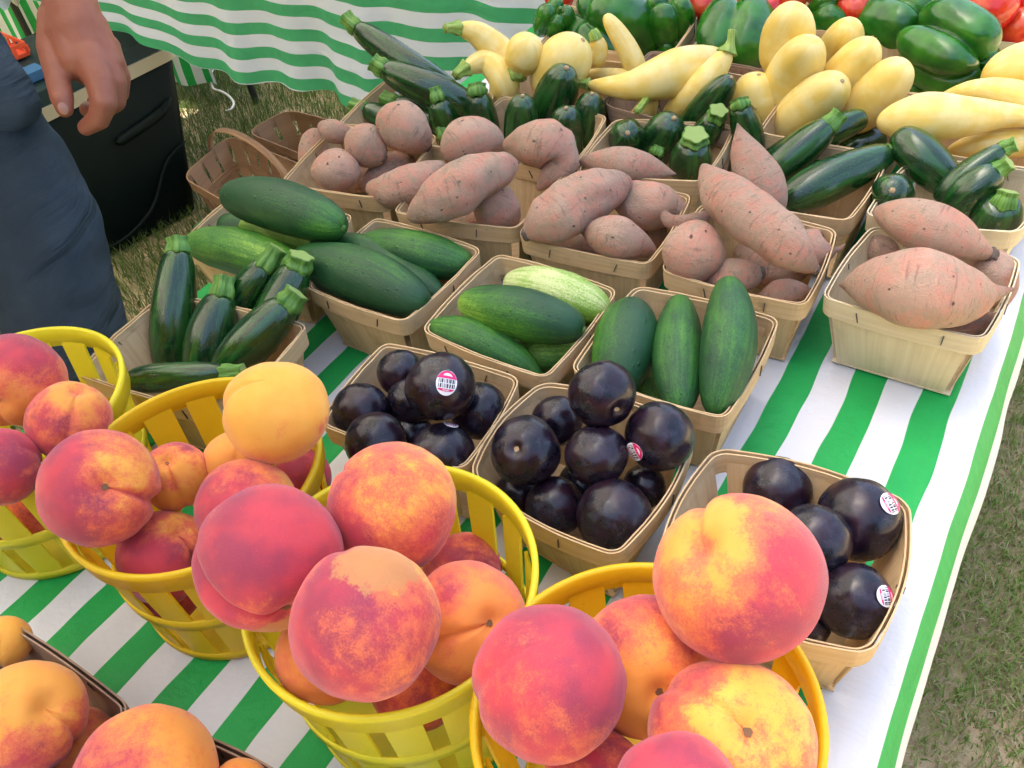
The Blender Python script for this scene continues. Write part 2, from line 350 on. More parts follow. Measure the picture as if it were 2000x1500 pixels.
def grass(name, n, xr, yr, hmin, hmax, seed, patch, straw=1.):  # any straw but 1 also darkens the blades, standing in for shade
    r = np.random.default_rng(seed)
    x = r.uniform(*xr, n); y = r.uniform(*yr, n)
    keep = np.array([mnoise.noise(Vector((a*3.2, b*3.2, seed)))+.35*mnoise.noise(Vector((a*13, b*13, 3))) for a, b in zip(x, y)]) > r.uniform(-.7, patch, n)
    x, y = x[keep], y[keep]; n = len(x)
    a = r.uniform(0, 2*math.pi, n); h = r.uniform(hmin, hmax, n); w = r.uniform(.0007, .0017, n); lean = r.uniform(.1, 1.1, n)
    b = a+r.normal(0, .5, n)+math.pi/2
    dx, dy = np.cos(a)*w, np.sin(a)*w; lx, ly = np.cos(b)*h*lean, np.sin(b)*h*lean
    z0 = np.full(n, -.742)
    P = np.stack([np.stack([x-dx, y-dy, z0], 1), np.stack([x+dx, y+dy, z0], 1), np.stack([x+lx*.4+dx*.8, y+ly*.4+dy*.8, z0+h*.65], 1), np.stack([x+lx*.4-dx*.8, y+ly*.4-dy*.8, z0+h*.65], 1), np.stack([x+lx, y+ly, z0+h*(1.15-.35*lean)], 1)], 1).reshape(-1, 3)
    me = bpy.data.meshes.new(name); me.vertices.add(5*n); me.vertices.foreach_set('co', P.ravel())
    i = np.arange(n)*5
    me.loops.add(7*n); li = np.stack([i, i+1, i+2, i+3, i+3, i+2, i+4], 1).ravel(); me.loops.foreach_set('vertex_index', li)
    me.polygons.add(2*n); ls = np.stack([np.arange(n)*7, np.arange(n)*7+4], 1).ravel(); me.polygons.foreach_set('loop_start', ls)
    me.polygons.foreach_set('loop_total', np.tile([4, 3], n))
    at_ = me.attributes.new('tc', 'FLOAT_VECTOR', 'POINT'); c = np.repeat(np.stack([r.random(n)*(1 if straw == 1 else .45), r.random(n)*straw, np.full(n, 1. if straw == 1 else .5)], 1), 5, 0); at_.data.foreach_set('vector', c.ravel())  # left region blades get a darker colour that stands in for shade
    me.materials.append(M['grass']); me.update(calc_edges=True)
    o = bpy.data.objects.new(name, me); link(o); tag(o, 'short patchy green and straw coloured grass under and around the stall', 'grass', kind='stuff')
grass('grass', 340000, (.1, 2.4), (-.5, 2.6), .008, .030, 3, .20)
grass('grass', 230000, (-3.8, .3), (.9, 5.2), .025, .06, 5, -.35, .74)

# ---------------------------------------------------------------- our table with its striped cloth
UL, VR = -.862, (-.35, 2.15)
ftab = empty('folding_table', tp(-.45, .9, -.74)); tag(ftab, 'folding table carrying all the produce under the striped cloth', 'table')
pi_ = lambda P: np.asarray(P)-np.array(ftab.location)
V, Fc = boxd(pi_(tp(-.435, .9, -.024)), EX*.412, EY*1.22, [0, 0, .018]); g = G(); g.add(V, Fc); g.build('tabletop', M['tabletop'], ftab)
for u in (-.78, -.10):
    for v in (-.15, 1.95):
        V, Fc = boxd(pi_(tp(u, v, -.39)), EX*.012, EY*.012, [0, 0, .349]); g = G(); g.add(V, Fc); g.build('leg', M['steel'], ftab)

def wq(u, v):
    a = min(1, max(0, (.47-v)/.17)); b = min(1, max(0, (u+.25)/.20)); c = min(1, max(0, (v+.2)/.2))
    d = min(1, max(0, (.004-u)/.03)); return -.030*a*a*(3-2*a)*b*b*(3-2*b)*c*d if u > -.25 else 0.

def cloth_strip(profile, vr, nv, name, m, lab, seed, hemwave=.0, amp=.0020):
    # profile: list of (arc, u, z); swept along v with creases
    V = []; T = []; nu = len(profile); vv = np.linspace(vr[0], vr[1], nv)
    for j, v in enumerate(vv):
        for (s, u, z) in profile:
            d = amp*(mnoise.noise(Vector((u*9, v*7, seed)))*1.2+.5*mnoise.noise(Vector((u*30, v*24, seed))))
            drop = max(0., -z)
            off = hemwave*min(1, drop/.12)*(mnoise.noise(Vector((v*6, seed, drop*2)))+.6*mnoise.noise(Vector((v*15, 2.2, drop*3))))
            if drop > .01: d *= .2
            V.append(tp(u+off, v, z+d)); T.append((s-wq(u, v), v, 0))
    F_ = [(j*nu+i, j*nu+i+1, (j+1)*nu+i+1, (j+1)*nu+i) for j in range(nv-1) for i in range(nu-1)]
    o = mk(name, V, F_, m, None, True, T); tag(o, lab, 'tablecloth'); return o
prof = []
# left drape, top, right drape
s = UL-.008
L = []
for k in range(1, 16): L.append((UL-.01-.02*k, UL-.012-.0015*k, -.012-.02*k))
L = L[::-1]+[(UL-.012, UL-.010, -.006), (UL-.004, UL-.004, -.001)]
prof += L
for u in np.linspace(UL, -.012, 110): prof.append((u, u, 0))
s, u, z = -.012, -.012, 0
while s < .082:
    ds = .004 if s < .06 else .012
    ang = math.radians(np.interp(s, [-.012, .002, .02, .05, .1], [0, 18, 58, 74, 85]))
    s += ds; u += ds*math.cos(ang); z -= ds*math.sin(ang); prof.append((s, u, z))
cloth = cloth_strip(prof, VR, 330, 'tablecloth', M['cloth'], 'green and white striped plastic cloth under the baskets of produce', 4.4, .007)

# ---------------------------------------------------------------- wooden berry baskets
def round_path(c4, r=.012, n=5):
    P = []
    for i in range(4):
        a, b, c = c4[i-1], c4[i], c4[(i+1) % 4]
        d1 = (a-b)/np.linalg.norm(a-b); d2 = (c-b)/np.linalg.norm(c-b)
        p0, p1 = b+d1*r, b+d2*r
        for k in range(n+1):
            t_ = k/n; P.append((1-t_)**2*p0+2*t_*(1-t_)*b+t_*t_*p1)
    Q = []
    for i in range(len(P)):                   # subdivide the straight runs
        a, b = P[i], P[(i+1) % len(P)]; L_ = np.linalg.norm(b-a); m_ = max(1, int(L_/.012))
        for k in range(m_): Q.append(a+(b-a)*k/m_)
    return np.array(Q)

def bowed(P, c4, bow):
    O = P.copy()
    for i in range(4):
        a, b = c4[i], c4[(i+1) % 4]; L_ = np.linalg.norm(b-a); e = (b-a)/L_; nn = np.array([e[1], -e[0], 0]); nn = nn if nn@(a-sum(c4)/4) > 0 else -nn
        for k, p in enumerate(P):
            if abs((p-a)@nn) < .004:
                f = min(max(((p-a)@e)/L_, 0), 1); O[k] = O[k]+nn*bow*math.sin(math.pi*f)
    return O

def offset(P, d):                         # P is clockwise or counter-clockwise; push away from the centre
    c = P.mean(0); n = len(P); O = []
    for i in range(n):
        t_ = P[(i+1) % n]-P[i-1]; nn = np.array([t_[1], -t_[0], 0]); nn /= np.linalg.norm(nn)+1e-12
        if nn @ (P[i]-c) < 0: nn = -nn
        O.append(P[i]+nn*d)
    return np.array(O)

def ring(g, A, B, z0, z1, seed=0, wav=.0006, s0=1., s1=1.):
    n = len(A); c = A.mean(0)*[1, 1, 0]; V = []; T = []
    arc = np.r_[0, np.cumsum(np.linalg.norm(np.diff(A, axis=0), axis=1))]
    for i in range(n):
        w = wav*mnoise.noise(Vector((A[i][0]*60, A[i][1]*60, seed)))*1.8
        for (P, z, sc) in ((A, z0, s0), (A, z1+w, s1), (B, z1+w, s1), (B, z0, s0)):
            q = c+(P[i]*[1, 1, 0]-c)*sc; V.append([q[0], q[1], z]); T.append((arc[i]*100+seed*9, z*100, seed))
    F_ = [(i*4+k, ((i+1) % n)*4+k, ((i+1) % n)*4+(k+1) % 4, i*4+(k+1) % 4) for i in range(n) for k in range(4)]
    g.add(V, F_, T)

BN = [0]
def wood_basket(c4, label, mat='wood', h=.09, z0=.003, tap=.80, group='wooden berry baskets on the striped table', band=.021, staples=True, name='wooden_basket', cat='basket', gap=.055, bow=.004):
    BN[0] += 1; sd = BN[0]*1.37
    c4 = [np.array([p[0], p[1], 0.]) for p in c4]
    ctr = sum(c4)/4; root = empty(name, (ctr[0], ctr[1], z0)); tag(root, label, cat, group)
    c4 = [p-ctr for p in c4]; H = h-z0; m = M[mat]
    P = bowed(round_path(c4), c4, bow)
    g = G(); ring(g, P, offset(P, -.0013), H-band, H, sd, s0=.987); g.build('rim_band', m, root)
    Q = offset(P, -.0032); Q2 = offset(P, -.0044); g = G(); ring(g, Q, Q2, H-band*1.05, H-.0012, sd+3, s0=.985); g.build('inner_band', m, root)
    for i in range(4):
        a, b = c4[i], c4[(i+1) % 4]; e = (b-a)/np.linalg.norm(b-a); nn = np.array([e[1], -e[0], 0]); nn = nn if nn@a > 0 else -nn
        f0, f1 = gap+rng.uniform(-.02, .02), 1-gap+rng.uniform(-.02, .02)
        V = []; T = []; NX, NZ = 8, 7
        for k in range(NZ+1):
            zz = k/NZ; sc = tap+(1-tap)*zz
            for j in range(NX+1):
                f = f0+(f1-f0)*j/NX
                p = (a+(b-a)*f)*sc-nn*.0022+nn*(bow*zz*math.sin(math.pi*f)+.0012*math.sin(math.pi*j/NX)*math.sin(math.pi*zz))
                for dd in (0, -.0009):
                    q = p+nn*dd; V.append([q[0], q[1], zz*(H-.002)]); T.append((zz*H*100+sd*5, f*14+i*3.1, sd))
        F_ = []; W2 = (NX+1)*2
        for k in range(NZ):
            for j in range(NX):
                o = k*W2+j*2; F_.append((o, o+2, o+W2+2, o+W2)); F_.append((o+1, o+W2+1, o+W2+3, o+3))
            o = k*W2; F_.append((o, o+W2, o+W2+1, o+1)); o = k*W2+NX*2; F_.append((o, o+1, o+W2+1, o+W2))
        g = G(); g.add(V, F_, T); g.build('side_panel', m, root)
    bz = [q*tap*.985 for q in c4]
    V = [[q[0], q[1], z] for z in (0, .0012) for q in bz]
    g = G(); g.add(V, [(3, 2, 1, 0), (4, 5, 6, 7), (0, 1, 5, 4), (1, 2, 6, 5), (2, 3, 7, 6), (3, 0, 4, 7)]); g.build('base', m, root)
    if staples:
        for i in range(4):
            a, b = c4[i], c4[(i+1) % 4]; e = (b-a)/np.linalg.norm(b-a); nn = np.array([e[1], -e[0], 0]); nn = nn if nn@a > 0 else -nn
            for f in ((.28, .72) if i in (2, 0) else (.5,)):
                f += rng.uniform(-.06, .06); tilt = rng.uniform(-.4, .4)
                z_ = H-.011; p = a+(b-a)*f
                p = p+nn*bow*math.sin(math.pi*f); up_ = np.array([0, 0, 1])*math.cos(tilt)+e*math.sin(tilt)
                V, Fc = boxd(p+nn*.0002+[0, 0, z_], e*.0004, nn*.0005, up_*.0052); g = G(); g.add(V, Fc); g.build('staple', M['staple'], root)
                V, Fc = boxd(p-nn*.0049+[0, 0, z_], e*.0004, nn*.0006, up_*.0050); g = G(); g.add(V, Fc); g.build('staple', M['staple'], root)
    return root

def quad(BL=None, BR=None, FR=None, FL=None, z=.09):
    q = [None if p is None else at(p[0], p[1], z) for p in (BL, BR, FR, FL)]
    for i in range(4):
        if q[i] is None: q[i] = q[i-1]+q[(i+1) % 4]-q[(i+2) % 4]
    return q
BK = [
 (dict(BL=(971, 494), BR=(1208, 566), FR=(1066, 740), FL=(821, 645)), 'wooden basket of four cucumbers, the one in the middle of the cucumber row', 'wood'),
 (dict(BL=(1244, 557), BR=(1524, 622), FR=(1416, 820), FL=(1112, 722)), 'wooden basket with three cucumbers standing side by side, open white cloth on its right', 'wood'),
 (dict(BL=(732, 424), BR=(943, 486), FR=(789, 630), FL=(594, 560)), 'wooden basket of three dark cucumbers behind the zucchini stems', 'wood'),
 (dict(BL=(455, 380), BR=(691, 420), FL=(346, 482)), 'wooden basket at the table edge beside the cooler, holding the leftmost cucumbers', 'wood'),
 (dict(BL=(322, 572), BR=(603, 634), FL=(143, 730)), 'wooden basket holding six zucchini at the left edge of the table', 'wood'),
 (dict(BL=(750, 668), BR=(1018, 738), FR=(905, 918)), 'wooden basket of plums left of the other two plum baskets', 'wood'),
 (dict(BL=(1057, 745), BR=(1362, 836), FR=(1206, 1088), FL=(915, 925)), 'wooden basket of plums between the two other plum baskets', 'wood'),
 (dict(BL=(1396, 874), BR=(1778, 980), FR=(1702, 1280)), 'darker wooden basket of plums nearest the right table edge', 'wood'),
 (dict(BL=(1704, 440), BR=(1996, 505), FR=(1925, 664), FL=(1604, 580)), 'pale wooden basket of sweet potatoes standing alone near the right table edge', 'woodpale'),
 (dict(BR=(855, 264), FR=(754, 388), FL=(547, 357)), 'wooden basket of sweet potatoes farthest left, in front of the handled splint baskets', 'wood'),
 (dict(BR=(1112, 325), FR=(1010, 447), FL=(766, 414)), 'wooden basket of sweet potatoes second from the left', 'wood'),
 (dict(BR=(1352, 381), FR=(1268, 518), FL=(1010, 462)), 'wooden basket of sweet potatoes behind the pale striped cucumbers', 'wood'),
 (dict(BR=(1636, 448), FR=(1574, 598), FL=(1290, 530)), 'wooden basket of sweet potatoes behind the three standing cucumbers', 'wood'),
 (dict(BR=(968, 184), FR=(872, 290), BL=(765, 146)), 'wooden basket whose zucchini point up to the left over the lawn', 'wood'),
 (dict(BL=(980, 188), BR=(1187, 226), FR=(1108, 338)), 'wooden basket with four zucchini standing blossom end up', 'wood'),
 (dict(BL=(1203, 232), FL=(1122, 335), FR=(1372, 355)), 'wooden basket of stubby zucchini behind the pointed sweet potato', 'wood'),
 (dict(FL=(1440, 392), FR=(1660, 432), BR=(1738, 305)), 'wooden basket of zucchini leaning right, behind the long sweet potatoes', 'wood'),
 (dict(FL=(1688, 420), FR=(1990, 455), BR=(2066, 335)), 'wooden basket of zucchini at the right table edge, behind the pale basket', 'woodpale'),
 (dict(FL=(972, 186), FR=(1165, 212), BR=(1240, 105)), 'wooden basket of crookneck squash at the left end of the squash row', 'wood'),
 (dict(FL=(1180, 206), FR=(1440, 262), BR=(1515, 140)), 'brown edged wooden basket of crookneck squash behind the standing zucchini', 'wooddark'),
 (dict(FL=(1479, 258), FR=(1740, 300), BR=(1812, 188)), 'wooden basket heaped with the upright yellow squash', 'wood'),
 (dict(FL=(1800, 292), FR=(2060, 335), BR=(2140, 225)), 'wooden basket of yellow squash cut off by the right edge of the picture', 'wood'),
 (dict(FL=(1040, 100), FR=(1290, 130), BR=(1365, 30)), 'wooden basket of green peppers beside the striped drape', 'wood'),
 (dict(FL=(1330, 128), FR=(1600, 165), BR=(1660, 50)), 'wooden basket of green peppers behind the long yellow squash', 'wood'),
 (dict(FL=(1640, 160), FR=(1905, 195), BR=(1945, 95)), 'wooden basket holding the two big glossy green peppers', 'wood'),
 (dict(FL=(1070, 5), FR=(1350, 42), BR=(1410, -50)), 'wooden basket of red tomatoes at the far left of the tomato row', 'wood'),
 (dict(FL=(1372, 40), FR=(1640, 62), BR=(1700, -30)), 'wooden basket of red tomatoes in the middle of the tomato row', 'wood'),
 (dict(FL=(1655, 55), FR=(2010, 86), BR=(2060, -20)), 'wooden basket of red tomatoes in the top right corner', 'woodpale'),
 (dict(BR=(258, 1380), BL=(-75, 1160), FR=(95, 1580)), 'weathered wooden basket of peaches in the bottom left corner', 'wooddark'),
 (dict(BL=(345, 1412), BR=(640, 1570), FL=(225, 1610)), 'weathered wooden basket behind the big orange peach at the bottom edge', 'wooddark'),
]
for kw, lab, m in BK: wood_basket(quad(**kw), lab, m, bow=.010 if 'darker' in lab or 'between the two other plum' in lab else .004)

# ---------------------------------------------------------------- yellow plastic baskets
def plastic_basket(cx, cy, R, mat, label, rot, h=.145, Rb=.085):
    root = empty('plastic_basket', (cx, cy, .003)); tag(root, label, 'basket', 'round yellow slatted fruit baskets'); m = M[mat]
    h -= .003
    rad = lambda z: Rb+(R-.003-Rb)*(z/h)
    def ringp(name, prof, n=96):
        V = []; k = len(prof)
        for i in range(n):
            a = 2*math.pi*i/n; w = 1+.006*math.sin(2*a+rot)
            V += [[r*math.cos(a)*w, r*math.sin(a)*w, z] for r, z in prof]
        F_ = [(i*k+j, ((i+1) % n)*k+j, ((i+1) % n)*k+(j+1) % k, i*k+(j+1) % k) for i in range(n) for j in range(k)]
        g = G(); g.add(V, F_); return g.build(name, m, root, True)
    ringp('rim', [(R-.0035, h-.002), (R-.0015, h), (R+.0012, h-.0015), (R+.001, h-.006), (R-.0004, h-.0075), (R-.0010, h-.022), (R-.0034, h-.022), (R-.0032, h-.008)])
    z = .060; ringp('hoop', [(rad(z)-.0012, z-.006), (rad(z)+.0009, z-.006), (rad(z)+.0012, z+.006), (rad(z)-.0009, z+.006)])
    z = .004; ringp('foot_ring', [(Rb-.002, 0), (Rb+.001, 0), (Rb+.0015, .009), (Rb-.001, .009)])
    V = [[r*math.cos(2*math.pi*i/48), r*math.sin(2*math.pi*i/48), .002] for r in (.02, Rb-.001) for i in range(48)]
    g = G(); g.add(V+[[0, 0, .002]], [(i, (i+1) % 48, 48+(i+1) % 48, 48+i) for i in range(48)]+[(96, (i+1) % 48, i) for i in range(48)]); g.build('bottom', m, root)
    NS = 16
    for s_ in range(NS):
        a0 = 2*math.pi*s_/NS+rot; V = []; NA, NZ = 6, 6; hw = math.pi/NS*.66
        for k in range(NZ+1):
            z = .004+(h-.016-.004)*k/NZ
            for j in range(NA+1):
                a = a0-hw+2*hw*j/NA
                for d in (0, -.0022): r = rad(z)+d-.0003; V.append([r*math.cos(a), r*math.sin(a), z])
        F_ = []; W2 = (NA+1)*2
        for k in range(NZ):
            for j in range(NA):
                o = k*W2+j*2; F_.append((o, o+2, o+W2+2, o+W2)); F_.append((o+1, o+W2+1, o+W2+3, o+3))
            o = k*W2; F_.append((o, o+W2, o+W2+1, o+1)); o = k*W2+NA*2; F_.append((o, o+1, o+W2+1, o+W2))
        g = G(); g.add(V, F_); g.build('slat', m, root)
    return root
plastic_basket(-.4420, .6030, .1035, 'lemon', 'lemon yellow slatted basket cut off by the left edge of the picture', .05)
plastic_basket(-.2573, .4900, .1015, 'gold', 'golden yellow slatted basket next to the zucchini basket', .13)
plastic_basket(-.1012, .3587, .0995, 'lemon', 'lemon yellow slatted basket between the two golden ones', .02)
plastic_basket(.0459, .2396, .1000, 'gold', 'golden yellow slatted basket nearest the plum basket with the darkest rim', .2)

# ---------------------------------------------------------------- round fruit
def fruit_mesh(name, m, nu=72, nv=48, dimple=.22, dw=.30, crease=.05, cw=.22, oblate=.95, tip=.0, seed=0, lobes=0, nl=4):
    V = []
    for i in range(nv+1):
        th = math.pi*i/nv
        for j in range(nu):
            ph = 2*math.pi*j/nu; dph = min(ph, 2*math.pi-ph)
            r = 1-dimple*math.exp(-(th/dw)**2)-.04*math.exp(-((math.pi-th)/.25)**2)
            r -= crease*math.exp(-(dph/cw)**2)*math.sin(th)**.6*(.35+.65*max(0, math.cos(th*.55)))
            if lobes: r *= (1+lobes*(abs(math.cos(nl*.5*(ph+.12*math.sin(2*ph+seed))+seed))**.6-.7)*min(1, 1.6*math.sin(th))**.8)*(1+.10*math.sin(2*th)**2)
            r += tip*math.exp(-((math.pi-th)/.2)**2)
            n = np.array([math.sin(th)*math.cos(ph), math.sin(th)*math.sin(ph), math.cos(th)])
            r *= 1+.045*mnoise.noise(Vector(n*1.3+seed*3.7))+.012*mnoise.noise(Vector(n*4+seed))
            V.append(n*r*[1, 1, oblate])
    F_ = []
    for i in range(nv):
        for j in range(nu):
            a, b = i*nu+j, i*nu+(j+1) % nu; c, d = b+nu, a+nu
            F_.append((a, d, c, b))
    return V, F_

def orient(P, dx, dy, front, ang):
    """pole of the fruit seen at (dx,dy) of its radius, crease leaving it at image angle ang (deg, 0 = right, 90 = down)"""
    view = (CAM-np.asarray(P)); view /= np.linalg.norm(view)
    r = RT-view*(RT@view); r /= np.linalg.norm(r); u = np.cross(view, r)
    q = max(0, 1-dx*dx-dy*dy)
    z = r*dx-u*dy+view*math.sqrt(q)*(1 if front else -1); z /= np.linalg.norm(z)
    a = math.radians(ang); c = r*math.cos(a)-u*math.sin(a)
    x = c-z*(c@z); x /= np.linalg.norm(x); y = np.cross(z, x)
    return Matrix((tuple(map(float, (x[0], y[0], z[0]))), tuple(map(float, (x[1], y[1], z[1]))), tuple(map(float, (x[2], y[2], z[2]))))), (r, u, view)

def place(o, P, mat3, sc):
    o.matrix_world = Matrix.Translation(Vector(P)) @ mat3.to_4x4() @ Matrix.Diagonal((sc[0], sc[1], sc[2], 1))

LOG = []
def peach(label, cx, cy, rx, ry, z, pole=(0, -.5, 1), ang=0, blush=.5, bdir=(0, 0), warm=0., crease=.06, grp='peaches heaped in the baskets', pit=True, seed=None, cap=None):
    P = at(cx, cy, z); R = rad_of(P, (rx+ry)/2); LOG.append((label[:30], round(R*100, 1), z))
    seed = seed if seed is not None else int(cx*7+cy) % 97
    V, F_ = fruit_mesh('peach', None, 96, 64, .20, .26, crease*1.5, .14, .97, .02, seed)
    o = mk('peach', V, F_, M['peach']); m3, (r, u, w) = orient(P, *pole, ang)
    place(o, P, m3, (R, R, R)); o['blush'] = float(blush)
    d = r*bdir[0]-u*bdir[1]; b = m3.inverted() @ Vector(d); o['bdir'] = [b[0], b[1], b[2]]; o['warm'] = float(warm)
    if cap: d = r*cap[0]-u*cap[1]+w*cap[2]; b = m3.inverted() @ Vector(d); o['capdir'] = [b[0], b[1], b[2]]
    tag(o, label, 'peach', grp)
    if pit:
        th = np.arange(14)/14*2*math.pi; V = [(0, 0, .782)]+[(.034*math.cos(a), .030*math.sin(a), .797) for a in th]+[(.058*math.cos(a)*(1+.2*math.cos(3*a)+.1*math.sin(5*a)), .052*math.sin(a)*(1+.15*math.cos(4*a)), .797) for a in th]
        F_ = [(0, 1+i, 1+(i+1) % 14) for i in range(14)]+[(1+i, 15+i, 15+(i+1) % 14, 1+(i+1) % 14) for i in range(14)]
        mk('stem_scar', V, F_, M['pit'], o)
    return o

def text_mesh(txt, size):
    cu = bpy.data.curves.new('lettering', 'FONT'); cu.body = txt; cu.size = size; cu.align_x = 'CENTER'; cu.align_y = 'CENTER'; cu.resolution_u = 2
    ob = bpy.data.objects.new('lettering', cu); COL.objects.link(ob); dg = bpy.context.evaluated_depsgraph_get()
    me = ob.evaluated_get(dg).to_mesh(); V = [tuple(v.co) for v in me.vertices]; F_ = [tuple(p.vertices) for p in me.polygons]
    ob.evaluated_get(dg).to_mesh_clear(); bpy.data.objects.remove(ob); return V, F_
TXT = {k: text_mesh(k, 1.0) for k in ('4040', 'C')}
print('text', [(k, len(v[0])) for k, v in TXT.items()])

def sticker(par, P, R, m3, fr, dx, dy, ang=0, s=.30):
    """produce sticker lying on the fruit's skin (unit sphere of the fruit); dx,dy in radii"""
    r, u, w = fr; q = math.sqrt(max(0, 1-dx*dx-dy*dy)); c = r*dx-u*dy+w*q
    a = math.radians(ang); ra = r*math.cos(a)-u*math.sin(a); e1 = ra-c*(ra@c); e1 /= np.linalg.norm(e1); e2 = np.cross(c, e1)
    inv = m3.inverted()
    def mp(x, y, lift):
        p = c+e1*x*s+e2*y*s; p = p/np.linalg.norm(p)*(1.03+lift); v = inv @ Vector(p); return (v[0], v[1], v[2])
    root = None
    def piece(name, pts, F_, mat, lift, parent):
        return mk(name, [mp(x, y, lift) for x, y in pts], F_, M[mat], parent, False)
    n = 28; disc = [(0, 0)]; F_ = []
    for k in (1, 2, 3):
        for i in range(n): disc.append((k/3*.82*math.cos(2*math.pi*i/n), k/3*1.0*math.sin(2*math.pi*i/n)))
    F_ = [(0, 1+i, 1+(i+1) % n) for i in range(n)]+[(1+k*n+i, 1+(k+1)*n+i, 1+(k+1)*n+(i+1) % n, 1+k*n+(i+1) % n) for k in (0, 1) for i in range(n)]
    root = piece('sticker', disc, F_, 'white', 0, par)
    P_ = []; k = 12
    for i in range(k+1):
        x = -.80+1.6*i/k; yy = .98*math.sqrt(max(0, 1-(x/.83)**2)); P_ += [(x*.97, max(.32, yy*.98)), (x*.97, .32)]
    piece('red_cap', P_, [(2*i, 2*i+1, 2*i+3, 2*i+2) for i in range(k)], 'red', .004, root)
    piece('leaf_mark', [(-.18, .95), (.18, .95), (.08, 1.12), (-.12, 1.08)], [(0, 1, 2, 3)], 'leaf', .006, root)
    pts = []; F_ = []; rr = random.Random(3)
    for row, (y0, y1) in enumerate(((-.02, .28), (-.38, -.08))):
        x = -.62
        while x < .60:
            wd = rr.choice((.03, .05, .08, .11)); o = len(pts); x1 = min(x+wd, .64); pts += [(x, y0), (x1, y0), (x1, y1), (x, y1)]; F_.append((o, o+1, o+2, o+3)); x = x1+rr.choice((.03, .05, .08))
    piece('bar_code', pts, F_, 'black', .005, root)
    P_ = []
    for i in range(k+1):
        x = -.62+1.24*i/k; P_ += [(x, -.45), (x, -.45-.22*math.sqrt(max(0, 1-(x/.66)**2)))]
    piece('number_band', P_, [(2*i, 2*i+1, 2*i+3, 2*i+2) for i in range(k)], 'red', .004, root)
    V, F2 = TXT['4040']; piece('number', [(v[0]*.26, v[1]*.26-.56) for v in V], F2, 'white', .008, root)
    V, F2 = TXT['C']; piece('letter', [(v[0]*.22, v[1]*.22+.62) for v in V], F2, 'white', .008, root)

def plum(label, cx, cy, rx, ry, z, pole=(.3, -.3, 0), ang=0, stick=None, seed=None):
    P = at(cx, cy, z); R = rad_of(P, (rx+ry)/2); LOG.append((label[:30], round(R*100, 1), z))
    seed = seed if seed is not None else int(cx*5+cy) % 83
    V, F_ = fruit_mesh('plum', None, 64, 44, .16, .22, .012, .25, .93, 0, seed)
    o = mk('plum', V, F_, M['plum']); m3, fr = orient(P, *pole, ang); place(o, P, m3, (R, R, R)); tag(o, label, 'plum', 'dark plums heaped in wooden baskets')
    if pole[2]:
        th = np.arange(10)/10*2*math.pi; V = [(0, 0, .80)]+[(.10*math.cos(a)*(1+.2*math.cos(2*a)), .07*math.sin(a), .815) for a in th]
        mk('stem_scar', V, [(0, 1+i, 1+(i+1) % 10) for i in range(10)], M['scar'], o)
    if stick: sticker(o, P, R, m3, fr, *stick)
    return o
# peaches: pixel centre, radii, height, pole (dx, dy, towards the lens), crease angle, blush, blush direction
GB = 'lemon basket at the left edge'
peach('red topped orange peach cut off by the left picture edge in the leftmost lemon basket', 30, 743, 93, 92, .165, (-.4, .5, 1), 90, .55, (-.2, -.9), .6)
peach('peach with a brown stem hollow on top, at the right in the leftmost lemon basket', 137, 822, 79, 79, .150, (.15, -.80, 1), 100, .52, (-.5, .4), .5)
peach('red peach below the big one at the picture edge, behind the lemon rim', -2, 912, 76, 78, .150, (0, .6, 0), 0, .62, (.5, -.3), .7, pit=False)
peach('peach seen through the slots in the middle of the leftmost lemon basket', 75, 985, 70, 70, .065, (0, -.4, 0), 0, .62, (0, 0), .8, pit=False)
peach('peach seen through the leftmost slots of the lemon basket at the picture edge', -60, 1010, 75, 75, .065, (0, -.4, 0), 0, .6, (0, 0), .8, pit=False)
peach('dark red and yellow peach with a split seam and stem hollow facing the camera', 194, 953, 115, 113, .178, (.10, -.02, 1), 14, .66, (-.8, .2), 0, .13)
peach('orange peach half hidden behind the split one in the left golden basket', 342, 930, 62, 72, .135, (-.28, -.45, 1), 70, .30, (-.3, -.9), .3, .09)
peach('almost wholly yellow peach on top at the back of the left golden basket', 540, 804, 104, 101, .190, (.2, .62, 0), 180, -.12, (.3, .9), 0, .12, pit=False)
peach('orange peach directly under the yellow one in the left golden basket', 462, 905, 66, 64, .125, (0, .8, 0), 90, -.05, (0, 0), .5, pit=False)
peach('red peach with an orange shoulder right of centre in the left golden basket', 480, 990, 99, 94, .150, (.2, .5, 0), 60, .62, (-.7, .2), .2, pit=False)
peach('dark red peach deep at the right side of the left golden basket', 592, 930, 52, 58, .085, (0, .4, 0), 60, .9, (0, 0), 0, pit=False)
peach('crimson peach with a deep cleft, sunk at the front of the left golden basket', 324, 1088, 94, 92, .100, (.25, -.55, 1), 60, .82, (0, .6), 0, .14, pit=False)
peach('peach showing through the front slots of the left golden basket', 330, 1160, 60, 60, .060, (0, .4, 0), 0, .7, (0, 0), 0, pit=False)
peach('broad pinkish red peach with its cleft turned down, left in the middle lemon basket', 526, 1090, 143, 145, .195, (.32, .80, 1), 195, .92, (-.1, -.3), 0, .14, cap=(.30, 1.0, -.15))
peach('peach with pale orange back and red front at the rear of the middle lemon basket', 767, 990, 134, 122, .175, (.62, .55, 0), 215, .50, (-.5, .7), .1, .11, pit=False)
peach('mottled pink peach with a tan cap of bare skin, front of the middle lemon basket', 713, 1214, 145, 150, .205, (.1, .5, 0), 250, .62, (-.6, .2), 0, .05, pit=False, cap=(.12, -.78, .60))
peach('coral orange peach with a dark slit, right in the middle lemon basket', 912, 1215, 108, 128, .140, (.45, .02, 1), 165, .35, (-.2, -.4), .8, .12)
peach('orange peach wedged behind the lemon rim under the tan capped one', 635, 1278, 98, 92, .125, (0, -.6, 0), 0, .05, (0, 0), .9, pit=False)
